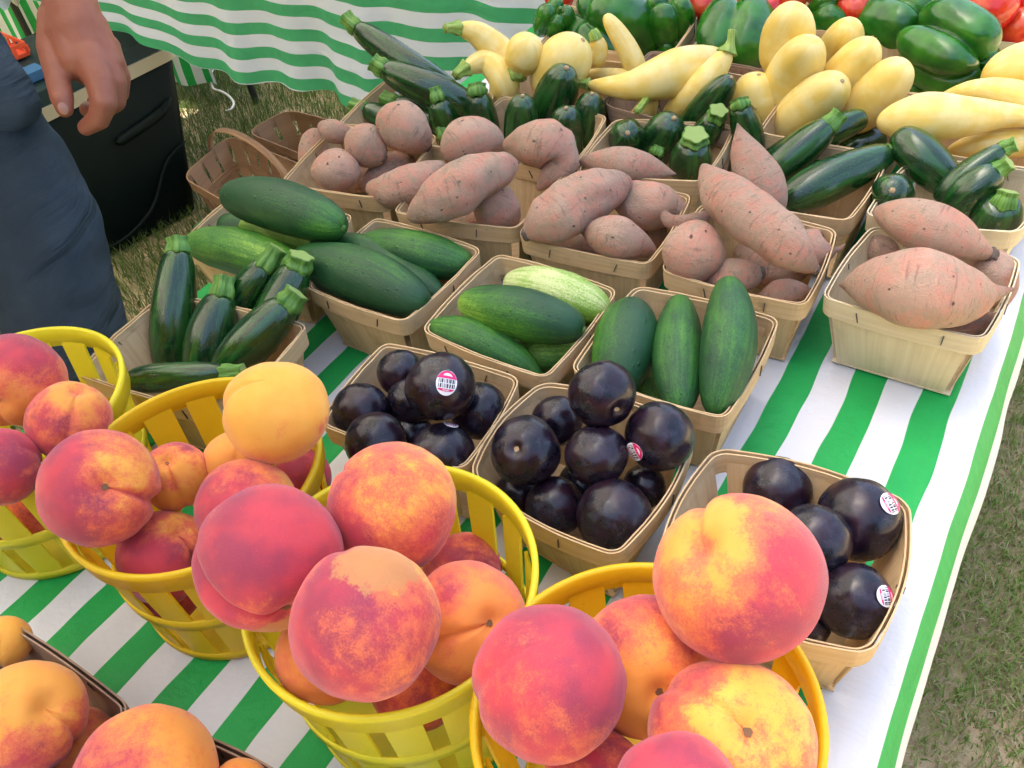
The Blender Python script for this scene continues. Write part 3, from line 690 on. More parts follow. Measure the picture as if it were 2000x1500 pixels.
peach('largest peach, yellow at the left and pink at the right, on top beside the plums', 1440, 1130, 164, 163, .205, (-.42, -.36, 1), 250, .56, (.8, .45), .35, .07, pit=False)
peach('magenta peach with curved scratches, left in the golden basket by the plums', 1073, 1330, 144, 156, .195, (0, .5, 0), 160, .84, (.1, -.6), .1, .05, pit=False)
peach('tall peach, purple on top and orange below, between the scratched and the largest', 1262, 1300, 128, 146, .140, (.2, .42, 1), 40, .30, (.1, -1), .4, .09)
peach('peach with round brown stem hollow and yellow patch, under the largest peach', 1426, 1452, 163, 160, .160, (.26, -.15, 1), 220, .50, (-.5, .6), 0, .07)
peach('purple topped peach cut off by the bottom edge of the picture', 1322, 1560, 122, 128, .195, (0, .5, 0), 0, .95, (0, -.4), 0, pit=False)
peach('orange red peach low in the golden basket under the scratched one', 1165, 1535, 110, 106, .120, (-.2, .5, 0), 0, .45, (0, -.6), .8, pit=False)
peach('plain yellow peach at the far left of the corner basket', 8, 1255, 52, 50, .080, (.1, .3, 0), 90, -.1, (0, 0), 0, .1, pit=False)
peach('yellow peach with a purple cheek beside the rim of the corner basket', 55, 1402, 110, 106, .105, (.3, -.2, 1), 30, .26, (.7, .6), .3, .09, pit=False)
peach('orange peach low between rim and purple cheeked peach in the corner basket', 150, 1455, 70, 75, .05, (0, .3, 0), 90, .2, (0, 0), .8, pit=False)
peach('wide orange and red peach cut off by the bottom edge, left of the lemon basket', 285, 1520, 146, 124, .110, (.1, .5, 0), 90, .38, (-.9, .2), .5, pit=False)
peach('orange peach just peeping over the bottom edge behind the weathered rim', 468, 1545, 62, 60, .085, (.1, .4, 0), 0, .1, (0, 0), .5, pit=False)

peach('peach low at the front of the middle lemon basket, under the tan capped one', 815, 1335, 95, 92, .075, (0, .5, 0), 0, .5, (0, 0), .5, pit=False)
peach('peach at the bottom of the middle lemon basket behind the coral one', 905, 1120, 80, 80, .06, (0, .5, 0), 0, .6, (0, 0), .3, pit=False)
# plums
plum('dark plum in the hollow between the three front plums of the left basket', 800, 852, 48, 48, .05)
plum('dark plum deep down behind the squat one in the middle basket', 1135, 950, 48, 48, .045)
plum('dark plum deep at the left wall of the middle plum basket', 1010, 965, 44, 44, .045)
plum('plum with a round pink and white sticker, topmost in the left plum basket', 860, 755, 68, 71, .125, (.2, .7, 0), 0, (.17, -.10, 8, .36))
plum('plum at the back left corner, behind the stickered one', 783, 728, 47, 47, .090)
plum('plum at the left side of the left plum basket, against the panel', 706, 804, 57, 55, .080)
plum('reddish plum squeezed in below the stickered one', 806, 785, 48, 55, .075)
plum('front left plum of the left plum basket, just over the peach', 735, 866, 64, 60, .085)
plum('front right plum of the left plum basket, its sticker seen edge on', 864, 890, 68, 62, .080, stick=(.25, -.93, 10, .28))
plum('plum along the right side of the left plum basket', 936, 803, 52, 62, .080)
plum('topmost plum with a stem hollow at its lower right, touching the cucumbers', 1176, 770, 69, 66, .135, (.50, .52, 1), 30)
plum('plum behind the topmost one at the rear of the middle plum basket', 1088, 822, 50, 50, .085)
plum('plum with a large stem hollow facing the camera, left in the middle basket', 1026, 880, 70, 69, .100, (-.30, -.05, 1), -20)
plum('squat plum in the centre of the middle plum basket', 1165, 889, 68, 56, .100, (.1, .55, 0))
plum('plum with the sticker on its left side, right in the middle plum basket', 1288, 853, 67, 71, .105, stick=(-.70, .42, 75, .34))
plum('front left plum low in the middle plum basket', 1083, 990, 60, 58, .060)
plum('front plum in the corner of the middle plum basket nearest the largest peach', 1199, 1010, 77, 74, .075)
plum('plum in shadow low at the right side of the middle plum basket', 1258, 950, 44, 42, .055)
plum('rear left plum of the darker rimmed plum basket, by the empty panel', 1518, 957, 70, 64, .065)
plum('plum with a sticker on its upper right, rear of the darker rimmed basket', 1676, 1014, 84, 79, .078, stick=(.72, -.36, 68, .33))
plum('plum between the largest peach and the stickered plums', 1590, 1056, 70, 75, .088)
plum('front plum with a sticker on its right side in the darker rimmed basket', 1667, 1174, 68, 82, .070, stick=(.78, -.12, 85, .34))
plum('small plum tucked under the largest peach', 1575, 1215, 50, 48, .045)

# ---------------------------------------------------------------- long vegetables
def axis(pts, hw):
    P = [at(*p) for p in pts]; hw = hw if isinstance(hw, (list, tuple)) else [hw]*len(P)
    R = [rad_of(p, h) for p, h in zip(P, hw)]; return P, R
NSEED = [0]
def local(parts_world, o): pass

def veg(name, cat, label, mat, pts, hw, group, **kw):
    NSEED[0] += 1; P, R = axis(pts, hw); o0 = np.mean(P, axis=0)
    V, F_, TC, C, RR, T = loft_data(P, R, seed=NSEED[0], **kw)
    o = mk(name, V, F_, M[mat], None, True, TC, loc=o0); tag(o, label, cat, group)
    LOG.append((label[:30], round(max(R)*200, 1), pts[0][2])); return o, np.array(P), R, o0, (C, RR, T)

def zucchini(label, pts, hw, stem=None, sw=.62, tip=False, spread=.0, group='zucchini in the wooden baskets', p=(3.0, 4.5)):
    """pts run from blossom end to stem end; stem = pixel point of the cut stem"""
    if stem is not None:
        e = pts[-1]; pts = pts[:-1]+[tuple(a+(b-a)*.33 for a, b in zip(e, stem))]
    o, P, R, o0, (C, RR, T) = veg('zucchini', 'zucchini', label, 'zuc', pts, hw, group, p=p, star=.018, starn=5, ovals=.015)
    if stem is not None:
        E_ = at(*stem); a = P[-1]; d = E_-a; L_ = np.linalg.norm(d); d /= L_; r = R[-1]
        ax = (P[-1]-P[-2])/np.linalg.norm(P[-1]-P[-2])
        b = a-ax*r*.12
        Q = np.array([b, a+d*L_*.18, a+d*L_*.6, E_])-o0
        # five ridged neck, flaring over the shoulder of the fruit
        n1 = loft_data(Q, [r*.70, r*sw*.92, r*sw*.76, r*sw*.84], nl=18, nr=40, star=.12, starn=5, caps=(0, 0), seed=NSEED[0])
        V = n1[0]; 
        k = 40
        for q in range(k):                     # points of the flare run down the body
            th = 2*math.pi*q/k; V[q] -= ax*r*.18*max(0, math.cos(5*th)); 
        st = mk('stem', V, n1[1], M['zstem'], o, True, n1[2])
        e = E_-o0; ring_ = V[-k:]; c = ring_.mean(0)
        Vc = [c+d*.0007]+[c+(x-c)*.90+d*.0005 for x in ring_]
        mk('cut_face', Vc, [(0, 1+i, 1+(i+1) % k) for i in range(k)], M['cut'], st, False)
    if tip:
        ax = (P[1]-P[0])/np.linalg.norm(P[1]-P[0]); c = P[0]-o0; r = R[0]*.17
        W_ = loft_data([c+ax*r*.8, c-ax*r*.7], [r, r*.8], nl=5, nr=16, caps=(0, 0), star=.12, starn=6)
        mk('blossom_scar', W_[0], W_[1], M['scar'], o, True, W_[2])
    return o

def cucumber(label, pts, hw, pale=-.1, pdir=(0, -1), group='cucumbers in the wooden baskets', p=(2.9, 2.9), tip=None):
    o, P, R, o0, _ = veg('cucumber', 'cucumber', label, 'cuc', pts, hw, group, p=p, ovals=.03, star=.008, starn=9, lump=.02, lscale=90)
    o['pale'] = float(pale); o['pdir'] = [float(pdir[0]), float(pdir[1]), float(pdir[2]) if len(pdir) > 2 else 0.]
    if tip is not None:
        j = 0 if tip == 0 else -1; k = 1 if tip == 0 else -2
        ax = (P[k]-P[j])/np.linalg.norm(P[k]-P[j]); c = P[j]-o0; r = R[j]*.16
        W_ = loft_data([c+ax*r, c-ax*r*.35], [r*1.1, r*.8], nl=4, nr=14, caps=(0, 0), star=.1, starn=7)
        mk('blossom_scar', W_[0], W_[1], M['zstem'], o, True, W_[2])
    return o

def potato(label, pts, hw, p=(2.1, 2.1), lump=.20, tail=None, scar=None, group='sweet potatoes heaped in wooden baskets'):
    o, P, R, o0, _ = veg('sweet_potato', 'sweet potato', label, 'sweet', pts, hw, group, p=p, lump=lump, lscale=25, nl=60, nr=44, ovals=.05)
    if scar is not None:
        j, k = (0, 1) if scar == 0 else (-1, -2)
        ax = (P[k]-P[j])/np.linalg.norm(P[k]-P[j]); c = P[j]-o0; r = R[j]*(.30 if max(R)/R[j] < 2 else .6)
        W_ = loft_data([c+ax*r*1.2, c+ax*r*.1, c-ax*r*.22], [r*1.2, r*.95, r*.5], nl=7, nr=18, caps=(0, 0), lump=.5, lscale=220, seed=NSEED[0]); mk('end_scar', W_[0], W_[1], M['crust'], o, True, W_[2])
    if tail:
        Q = [at(*q[:3]) for q in tail]; r = [rad_of(a, q[3]) for a, q in zip(Q, tail)]
        W_ = loft_data(np.array(Q)-o0, r, nl=14, nr=10, lump=.2, lscale=80, seed=NSEED[0]); mk('root_tip', W_[0], W_[1], M['sweet'], o, True, W_[2])
    return o

def squash(label, pts, hw, stem=None, sw=.5, tip=False, p=(2.8, 2.8), group='yellow squash in the back baskets'):
    o, P, R, o0, _ = veg('yellow_squash', 'squash', label, 'squash', pts, hw, group, p=p, ovals=.015, lump=.02, lscale=40)
    if stem is not None:
        E_ = at(*stem[:3]); a = P[-1]; d = E_-a; r = R[-1]; ax = (P[-1]-P[-2])/np.linalg.norm(P[-1]-P[-2])
        Q = np.array([a-ax*r*.3, a+d*.35, E_])-o0
        W_ = loft_data(Q, [r*.85, r*sw*.8, r*sw*.7], nl=12, nr=30, star=.14, starn=5, caps=(0, 0)); st = mk('stem', W_[0], W_[1], M['sstem'], o, True, W_[2])
    if tip:
        ax = (P[1]-P[0])/np.linalg.norm(P[1]-P[0]); c = P[0]-o0; r = R[0]*.12
        W_ = loft_data([c+ax*r, c-ax*r*.3], [r*1.1, r*.9], nl=4, nr=14, caps=(0, 0)); mk('blossom_scar', W_[0], W_[1], M['scar'], o, True, W_[2])
    return o

# --- cucumbers
cucumber('thick dark cucumber lying on top at the back left, over the leftmost cucumber basket', [(441, 380, .118), (555, 404, .125), (671, 446, .118)], [44, 53, 47], -.20, (.3, 0, 1.0), tip=1)
cucumber('light streaked cucumber at the front of the leftmost cucumber basket', [(368, 474, .088), (470, 492, .088), (600, 540, .08)], [36, 47, 46], .24)
cucumber('lime green sliver of a cucumber below the thick dark one', [(470, 440, .072), (560, 462, .072), (650, 492, .065)], [24, 30, 30], .55)
cucumber('dark cucumber deep at the rear of the leftmost cucumber basket', [(380, 452, .06), (470, 450, .06), (540, 455, .055)], [26, 34, 34], -.2)
cucumber('long very dark cucumber at the front of the basket behind the zucchini stems', [(572, 505, .088), (705, 538, .095), (834, 596, .088)], [40, 54, 46], -.22)
cucumber('dark cucumber lying between two others behind the zucchini stems', [(610, 474, .078), (735, 505, .078), (862, 580, .066)], [28, 40, 34], -.25)
cucumber('mid green streaked cucumber at the back right of its basket, near the sweet potatoes', [(706, 474, .080), (812, 494, .085), (920, 520, .075)], [34, 45, 40], .02)
cucumber('half lime, half dark cucumber on top in the middle basket, blossom scar to the right', [(900, 590, .095), (1015, 612, .10), (1140, 644, .095)], [40, 53, 46], .20, (.9, .3, -1.3), tip=1)
cucumber('pale whitish green cucumber at the back of the middle basket', [(988, 550, .085), (1085, 573, .088), (1189, 612, .082)], [36, 49, 44], .75, (.3, -1.2, -.2))
cucumber('dull green cucumber tapering to a thin end, front left of the middle basket', [(838, 640, .078), (920, 664, .080), (1000, 700, .07), (1062, 742, .055)], [34, 43, 34, 14], .02)
cucumber('bright green cucumber underneath in the front corner of the middle basket', [(985, 690, .045), (1060, 692, .05), (1140, 690, .045)], [24, 38, 34], .42)
cucumber('short fat green cucumber, left of the three standing ones', [(1236, 590, .098), (1222, 668, .088), (1200, 772, .068)], [44, 62, 52], .06, (1, 0))
cucumber('slim green cucumber in the middle of the three standing ones', [(1328, 582, .100), (1324, 690, .092), (1328, 806, .078)], [34, 49, 40], -.02)
cucumber('long dark cucumber, right and tallest of the three standing ones', [(1424, 545, .128), (1424, 670, .110), (1396, 812, .080)], [38, 54, 40], -.10)
cucumber('small light green cucumber glimpsed under the standing ones', [(1262, 700, .04), (1262, 760, .035), (1262, 815, .03)], [30, 38, 34], .3)

# --- zucchini, front basket
zucchini('upright zucchini with a broad pale sheen, leftmost in the front zucchini basket', [(334, 742, .02), (340, 620, .075), (350, 500, .125)], [40, 44, 33], (346, 466, .137), .72)
zucchini('second zucchini from the left, its stem cut square below the streaked cucumber', [(390, 748, .03), (415, 650, .07), (432, 592, .095)], [46, 47, 33], (440, 543, .11), .76)
zucchini('zucchini leaning right behind the square stemmed one, stem with a dry tip', [(430, 650, .045), (470, 590, .075), (510, 535, .105)], [36, 38, 32], (542, 484, .125), .72)
zucchini('zucchini whose cream star shaped stem cut faces the camera', [(500, 690, .045), (540, 610, .08), (578, 535, .11)], [40, 43, 36], (589, 499, .128), .82)
zucchini('glossy zucchini slanting over the others to a stem at its upper right', [(424, 742, .045), (498, 660, .085), (553, 606, .105)], [42, 45, 36], (580, 571, .118), .80)
zucchini('zucchini lying flat across the front of the front zucchini basket', [(248, 744, .075), (330, 738, .082), (418, 728, .085)], [30, 31, 22], (475, 725, .088), .78)
# --- rear left basket
zucchini('long zucchini pointing farthest up over the striped drape', [(905, 200, .07), (800, 130, .12), (704, 64, .16)], [30, 30, 23], (676, 32, .178), .78)
zucchini('long zucchini just below the farthest pointing one', [(935, 225, .07), (840, 176, .11), (757, 140, .135)], [37, 36, 25], (728, 121, .147), .82)
zucchini('zucchini whose stem faces the camera between two sweet potatoes', [(880, 262, .05), (868, 228, .08), (858, 204, .10)], [30, 31, 24], (849, 172, .118), .84)
zucchini('ribbed zucchini standing at the corner next to the blossom end group', [(948, 280, .04), (942, 235, .075), (934, 190, .11)], [34, 32, 25], (930, 166, .122), .85)
zucchini('small zucchini with a pale flared stem hanging out over the lawn', [(830, 262, .05), (775, 240, .065), (725, 218, .075)], [28, 26, 20], (688, 205, .08), .85)
zucchini('zucchini hidden under the long ones, stem pointing left', [(880, 250, .055), (830, 226, .07), (785, 208, .08)], [28, 28, 22], (748, 192, .088), .85)
zucchini('tiny stemmed zucchini between the sweet potato and the green stems', [(895, 300, .03), (880, 285, .05), (872, 275, .06)], [22, 22, 18], (862, 252, .07), .85)
# --- blossom ends up
zucchini('tallest of the four zucchini standing blossom end up', [(1106, 134, .135), (1085, 190, .09), (1062, 262, .04)], [34, 42, 38], tip=True)
zucchini('left one of the four zucchini standing blossom end up', [(1021, 188, .115), (1019, 235, .08), (1016, 300, .04)], [28, 34, 32], tip=True)
zucchini('front one of the four zucchini standing blossom end up', [(1106, 212, .105), (1106, 258, .07), (1108, 320, .035)], [29, 35, 32], tip=True)
zucchini('right one of the four zucchini standing blossom end up', [(1156, 184, .11), (1150, 225, .08), (1138, 285, .04)], [26, 32, 30], tip=True)
# --- stubby basket
zucchini('stubby zucchini nearest the left corner of its basket, round end toward the camera', [(1226, 260, .10), (1223, 274, .065), (1216, 292, .03)], [35, 37, 34], tip=True)
zucchini('stubby zucchini with a pale ring round its blossom end, in the middle', [(1316, 232, .10), (1293, 268, .07), (1262, 312, .04)], [34, 41, 38], tip=True)
zucchini('round looking zucchini with a ragged light green star stem on top', [(1348, 346, .045), (1350, 315, .075), (1354, 282, .10)], [38, 42, 33], (1358, 262, .115), .90)
zucchini('zucchini with a crumpled pale stem just behind the ragged star one', [(1358, 290, .05), (1380, 260, .08), (1396, 238, .10)], [30, 30, 24], (1404, 215, .118), .92)
zucchini('long zucchini leaning up against the yellow squash', [(1428, 152, .14), (1385, 205, .10), (1335, 265, .05)], [25, 33, 30], tip=True)
zucchini('bluish sheened zucchini standing beside the pointed sweet potato', [(1474, 330, .04), (1460, 260, .09), (1448, 212, .125)], [27, 31, 24], (1444, 196, .132), .88)
zucchini('little green zucchini tip peeping over the pink sweet potato', [(1262, 330, .04), (1272, 316, .055), (1280, 305, .065)], [18, 20, 18], (1284, 291, .07), .95)
# --- leaning right
zucchini('glossy zucchini whose thick stem leans on the yellow squash', [(1488, 362, .06), (1548, 306, .09), (1612, 254, .115)], [34, 37, 29], (1642, 222, .13), .72)
zucchini('zucchini lying mostly behind the thick stemmed one', [(1470, 335, .05), (1580, 275, .085), (1690, 228, .10)], [26, 30, 26], tip=False)
zucchini('glossy zucchini at the front with a short bent stem to the right', [(1522, 402, .07), (1620, 352, .085), (1728, 296, .095)], [37, 42, 30], (1760, 306, .092), .45)
zucchini('darker zucchini squeezed between the two glossy ones', [(1490, 400, .04), (1560, 362, .05), (1650, 312, .055)], [32, 36, 32])
zucchini('dark zucchini behind, at the foot of the yellow heap', [(1640, 300, .03), (1680, 285, .04), (1725, 268, .045)], [26, 30, 26])
# --- right edge
zucchini('blunt ended zucchini lying across the back of the right edge basket', [(1752, 258, .11), (1800, 308, .095), (1862, 366, .07)], [34, 42, 36])
zucchini('thin zucchini reaching its stem to the right, uppermost at the table edge', [(1830, 395, .07), (1885, 345, .095), (1948, 296, .115)], [26, 28, 22], (1984, 281, .125), .80)
zucchini('zucchini with a curved pale stem just below the thin one', [(1858, 418, .055), (1895, 376, .085), (1942, 338, .105)], [36, 40, 28], (1972, 318, .118), .66)
zucchini('zucchini end seen head on with a cream blossom scar, left in the right edge basket', [(1743, 372, .105), (1741, 386, .07), (1736, 400, .035)], [41, 43, 38], tip=True)
zucchini('short zucchini at the corner with a pale ridged stem, by the big sweet potatoes', [(1938, 440, .05), (1948, 420, .07), (1958, 404, .085)], [44, 46, 36], (1970, 374, .10), .66)

# --- sweet potatoes
potato('egg shaped sweet potato with a black scar, front of the leftmost potato basket', [(657, 294, .105), (656, 335, .09), (654, 376, .07)], [36, 47, 38], lump=.08, scar=0)
potato('sweet potato standing at the far left behind the black scarred one', [(618, 250, .10), (612, 300, .07), (622, 352, .045)], [24, 32, 30])
potato('gnarled reddish sweet potato at the very back left', [(622, 245, .11), (652, 256, .105), (692, 268, .09)], [16, 25, 22])
potato('greyish sweet potato with a brown navel next to the black scarred one', [(676, 262, .12), (714, 285, .105), (752, 312, .09)], [34, 42, 32], lump=.08, scar=1)
potato('round topped sweet potato highest at the back of the leftmost potato basket', [(738, 228, .13), (788, 250, .12), (838, 290, .09)], [36, 47, 34], lump=.08, scar=1)
potato('sweet potato sunk in the gap of the leftmost potato basket', [(706, 372, .05), (755, 338, .06), (806, 302, .06)], [24, 33, 30])
potato('long grey pink sweet potato hanging over the gap between two baskets', [(716, 368, .085), (790, 366, .095), (872, 322, .10)], [26, 42, 32])
potato('big slanting sweet potato on top of the second basket', [(797, 428, .105), (880, 378, .13), (960, 335, .135), (1008, 318, .13)], [38, 52, 46, 34], scar=1)
potato('pinkish brown sweet potato with a round blemish behind the big slanting one', [(864, 304, .10), (918, 276, .105), (976, 285, .08)], [40, 50, 42], lump=.08)
potato('bent sweet potato with a fold and a dark navel, beside the blossom ends', [(985, 285, .10), (1055, 282, .115), (1092, 312, .10), (1050, 372, .07)], [34, 50, 42, 22])
potato('upright pointed sweet potato at the front right of the second basket', [(984, 356, .10), (972, 402, .085), (956, 452, .06)], [24, 48, 46])
potato('sweet potato in shade under the big slanting one', [(862, 438, .05), (910, 436, .055), (958, 440, .05)], [20, 28, 22])
potato('big brownish sweet potato lying across the third basket', [(1022, 462, .10), (1090, 420, .115), (1170, 375, .12), (1232, 352, .115)], [38, 56, 50, 30], scar=0)
potato('pink sweet potato with a pointed right end, behind the third basket', [(1132, 315, .09), (1210, 318, .10), (1275, 332, .09), (1321, 340, .085)], [24, 34, 26, 6], lump=.08)
potato('round shouldered sweet potato at the right of the third basket', [(1200, 388, .085), (1272, 400, .09), (1342, 420, .07)], [36, 48, 38])
potato('small football shaped sweet potato with bark like scars in the third basket', [(1141, 452, .090), (1205, 466, .10), (1280, 492, .075)], [26, 43, 24], lump=.1, scar=0)
potato('dark sweet potato at the bottom of the third basket', [(1080, 480, .045), (1130, 480, .05), (1190, 495, .045)], [20, 28, 22])
potato('thin curling root between the third and fourth baskets', [(1286, 388, .10), (1305, 430, .09), (1345, 436, .085), (1385, 418, .08)], [7, 14, 18, 20], lump=.1)
potato('long forked looking sweet potato lying over the fourth basket', [(1372, 322, .13), (1410, 380, .135), (1480, 435, .135), (1545, 485, .125), (1596, 530, .10)], [26, 48, 50, 48, 26], scar=1)
potato('sharply pointed sweet potato sticking up toward the zucchini', [(1440, 240, .165), (1458, 300, .14), (1490, 370, .11), (1520, 420, .08)], [7, 34, 46, 44], lump=.07)
potato('fat grey sweet potato with a dark streak, left front of the fourth basket', [(1366, 434, .115), (1356, 492, .10), (1344, 554, .07)], [42, 58, 46], lump=.07, scar=0)
potato('sweet potato with a black crusty end behind the tall cucumber', [(1370, 560, .05), (1425, 542, .075), (1492, 532, .085)], [24, 40, 36], scar=1)
potato('knobbly sweet potato at the right rim of the fourth basket, hairy root outward', [(1548, 470, .075), (1590, 492, .08), (1634, 492, .08)], [36, 42, 14], tail=[(1625, 490, .08, 9), (1640, 486, .083, 5), (1652, 476, .086, 2)])
potato('small sweet potato in the front corner of the fourth basket', [(1478, 582, .06), (1530, 572, .07), (1582, 568, .065)], [16, 26, 20], lump=.08, scar=1)
potato('dark sweet potato lying deep in the fourth basket', [(1440, 470, .04), (1500, 520, .045), (1580, 530, .05)], [30, 36, 30])
potato('spindle shaped sweet potato with long tapered ends in front of the pale basket', [(1638, 556, .09), (1700, 555, .105), (1790, 562, .12), (1868, 572, .112), (1935, 572, .10), (1988, 563, .10)], [14, 58, 78, 66, 26, 5], lump=.09)
potato('smoother sweet potato lying behind the spindle shaped one', [(1710, 412, .10), (1780, 432, .12), (1860, 464, .115), (1944, 502, .095)], [32, 50, 50, 22], lump=.07, scar=1)
potato('sweet potato standing at the right wall of the pale basket', [(1900, 500, .08), (1940, 535, .075), (1955, 605, .05)], [30, 44, 34])
potato('small red sweet potato at the front right corner of the pale basket', [(1838, 642, .065), (1900, 636, .065), (1955, 615, .06)], [18, 28, 18])
potato('sweet potato half hidden at the left wall of the pale basket', [(1700, 520, .045), (1722, 490, .065), (1740, 465, .07)], [28, 34, 28])

potato('sweet potato filling the bottom of the leftmost potato basket', [(640, 350, .03), (690, 340, .035), (760, 330, .03)], [26, 34, 30])
potato('sweet potato filling the bottom of the second potato basket', [(960, 380, .03), (1010, 360, .04), (1050, 350, .03)], [30, 40, 30])
potato('sweet potato filling the bottom of the third potato basket', [(1200, 450, .03), (1260, 450, .04), (1300, 430, .03)], [30, 40, 30])
# --- yellow squash
squash('crookneck squash reaching its neck out left over the drape', [(1000, 150, .10), (980, 110, .12), (935, 68, .15), (892, 54, .165)], [34, 33, 24, 18], (870, 56, .17), .7)
squash('curled crookneck squash below the one reaching over the drape', [(975, 205, .06), (985, 160, .10), (950, 122, .12), (905, 135, .12)], [34, 30, 24, 20], (890, 148, .118), .7)
squash('pale squash with its green stem end facing the camera', [(1034, 74, .16), (1022, 112, .13), (1010, 148, .105)], [34, 38, 22], (1007, 139, .118), 1.0)
squash('plump tilted squash behind the tallest blossom end zucchini', [(1138, 78, .15), (1102, 122, .12), (1060, 185, .07)], [42, 52, 46], tip=True)
squash('small squash neck with a green cap beside the big pepper', [(1158, 130, .10), (1168, 98, .12), (1164, 72, .14)], [20, 19, 15], (1158, 62, .145), .9)
squash('bare squash neck rising alone against the big pepper', [(1250, 150, .08), (1222, 90, .12), (1182, 28, .16)], [26, 21, 17])
squash('slender squash neck lying under the large squash', [(1240, 150, .085), (1190, 146, .085), (1138, 142, .085)], [15, 13, 8])
squash('large squash with its neck lying to the left', [(1415, 115, .10), (1330, 140, .12), (1230, 168, .11), (1148, 165, .10)], [36, 46, 28, 14], (1134, 163, .10), .8)
squash('squash with a spiky stem leaning across the large one', [(1300, 228, .06), (1365, 175, .11), (1425, 98, .15)], [22, 28, 24], (1430, 58, .17), .42)
squash('little squash with a hooked green stem at the front of the brown edged basket', [(1240, 240, .04), (1262, 215, .07), (1272, 180, .10)], [24, 22, 17], (1244, 218, .10), .55)
squash('tallest squash of the upright heap', [(1550, 15, .19), (1538, 80, .14), (1522, 150, .09)], [42, 52, 44])
squash('squash just in front of the tallest one', [(1585, 84, .17), (1552, 140, .12), (1500, 225, .06)], [40, 50, 44])
squash('small squash behind, in front of the middle pepper', [(1662, 50, .16), (1642, 88, .12), (1615, 135, .08)], [32, 39, 36])
squash('squash leaning in the middle right of the upright heap', [(1705, 84, .165), (1660, 140, .12), (1605, 205, .07)], [36, 46, 42])
squash('rightmost squash of the upright heap', [(1770, 126, .15), (1718, 178, .11), (1650, 250, .06)], [38, 47, 42])
squash('front squash of the upright heap with a grey blossom scar', [(1645, 158, .14), (1592, 200, .10), (1520, 258, .055)], [38, 48, 44], tip=True)
squash('egg like squash at the left end of the upright heap', [(1482, 146, .12), (1475, 190, .09), (1490, 252, .05)], [36, 43, 40], tip=True)
squash('long squash pointing its neck to the right picture edge', [(1714, 240, .10), (1800, 230, .115), (1890, 228, .115), (1960, 225, .11), (2060, 232, .11)], [38, 50, 38, 26, 22])
squash('squash behind the long one, neck curving down', [(1830, 195, .085), (1900, 178, .11), (1975, 185, .115), (2050, 220, .10)], [14, 22, 30, 34])
squash('squash at the far right edge above the curved neck', [(1925, 168, .09), (1975, 138, .12), (2060, 110, .14)], [24, 44, 48])
squash('squash low in front of the long one at the right edge', [(1850, 296, .06), (1930, 282, .075), (2050, 280, .075)], [18, 26, 30])

# --- peppers and tomatoes
def pepper(label, cx, cy, rx, ry, z, pole, ang, seed, stem=True, lob=.10, ob=1.05):
    P = at(cx, cy, z); R = rad_of(P, (rx+ry)/2)
    V, F_ = fruit_mesh('green_pepper', None, 80, 52, .30, .30, .0, .2, ob, -.12, seed, lobes=lob, nl=4 if seed % 2 else 3)
    o = mk('green_pepper', V, F_, M['pepper']); m3, fr = orient(P, *pole, ang); place(o, P, m3, (R, R, R)); tag(o, label, 'pepper', 'green bell peppers'); LOG.append((label[:30], round(R*200, 1), z))
    if stem: loft('stem', [(0, 0, .62), (.02, .01, .85), (.08, .03, 1.12)], [.20, .09, .11], M['pstem'], o, caps=(0, 0), star=.15, nl=12, nr=24)
    return o
pepper('small dark ribbed pepper at the left, against the striped drape', 1082, 42, 36, 36, .10, (.25, -.6, 1), 0, 3, lob=.34)
pepper('huge glossy pepper with a bright rim, behind the bare squash neck', 1198, 66, 88, 80, .07, (.75, .35, 0), 30, 5, False, .30, 1.05)
pepper('pepper between the huge one and the first red tomatoes', 1308, 38, 46, 50, .09, (-.1, -.8, 1), 0, 7, False, .32)
pepper('pepper low and dark under the huge one', 1180, 130, 44, 42, .03, (.1, .5, 0), 0, 2, False, .3)
pepper('pepper with a bluish top standing behind the spiky stem', 1436, 74, 68, 74, .08, (.1, -.70, 0), 0, 4, False, .32, 1.08)
pepper('little pepper piece with a curled stem behind the large squash', 1312, 98, 30, 22, .05, (.2, -.5, 1), 0, 9, lob=.3)
pepper('pepper peeking over the small squash in the middle', 1622, 36, 50, 46, .09, (.4, -.6, 1), 0, 6, False, .3)
pepper('broad pepper with its pale cut stem pointing right', 1752, 46, 76, 58, .09, (.78, .12, 1), 0, 8, lob=.32)
pepper('shiny folded pepper in front, deepest creases of all', 1852, 96, 76, 82, .09, (-.80, -.35, 0), 60, 15, False, .46)
pepper('dark pepper under the broad one', 1725, 108, 34, 34, .04, (0, .5, 0), 0, 10, False, .3)
pepper('dark pepper at the foot of the shiny folded one', 1800, 172, 44, 34, .03, (0, .5, 0), 0, 12, False, .3)
def tomato(label, cx, cy, rx, ry, z, pole=(0, -.6, 1), ang=0, ob=.85, seed=1):
    P = at(cx, cy, z); R = rad_of(P, rx)
    V, F_ = fruit_mesh('tomato', None, 48, 32, .12, .25, 0, .2, ob, 0, seed)
    o = mk('tomato', V, F_, M['tomato']); m3, fr = orient(P, *pole, ang); place(o, P, m3, (R, R, R)); tag(o, label, 'tomato', 'red tomatoes at the top edge'); return o
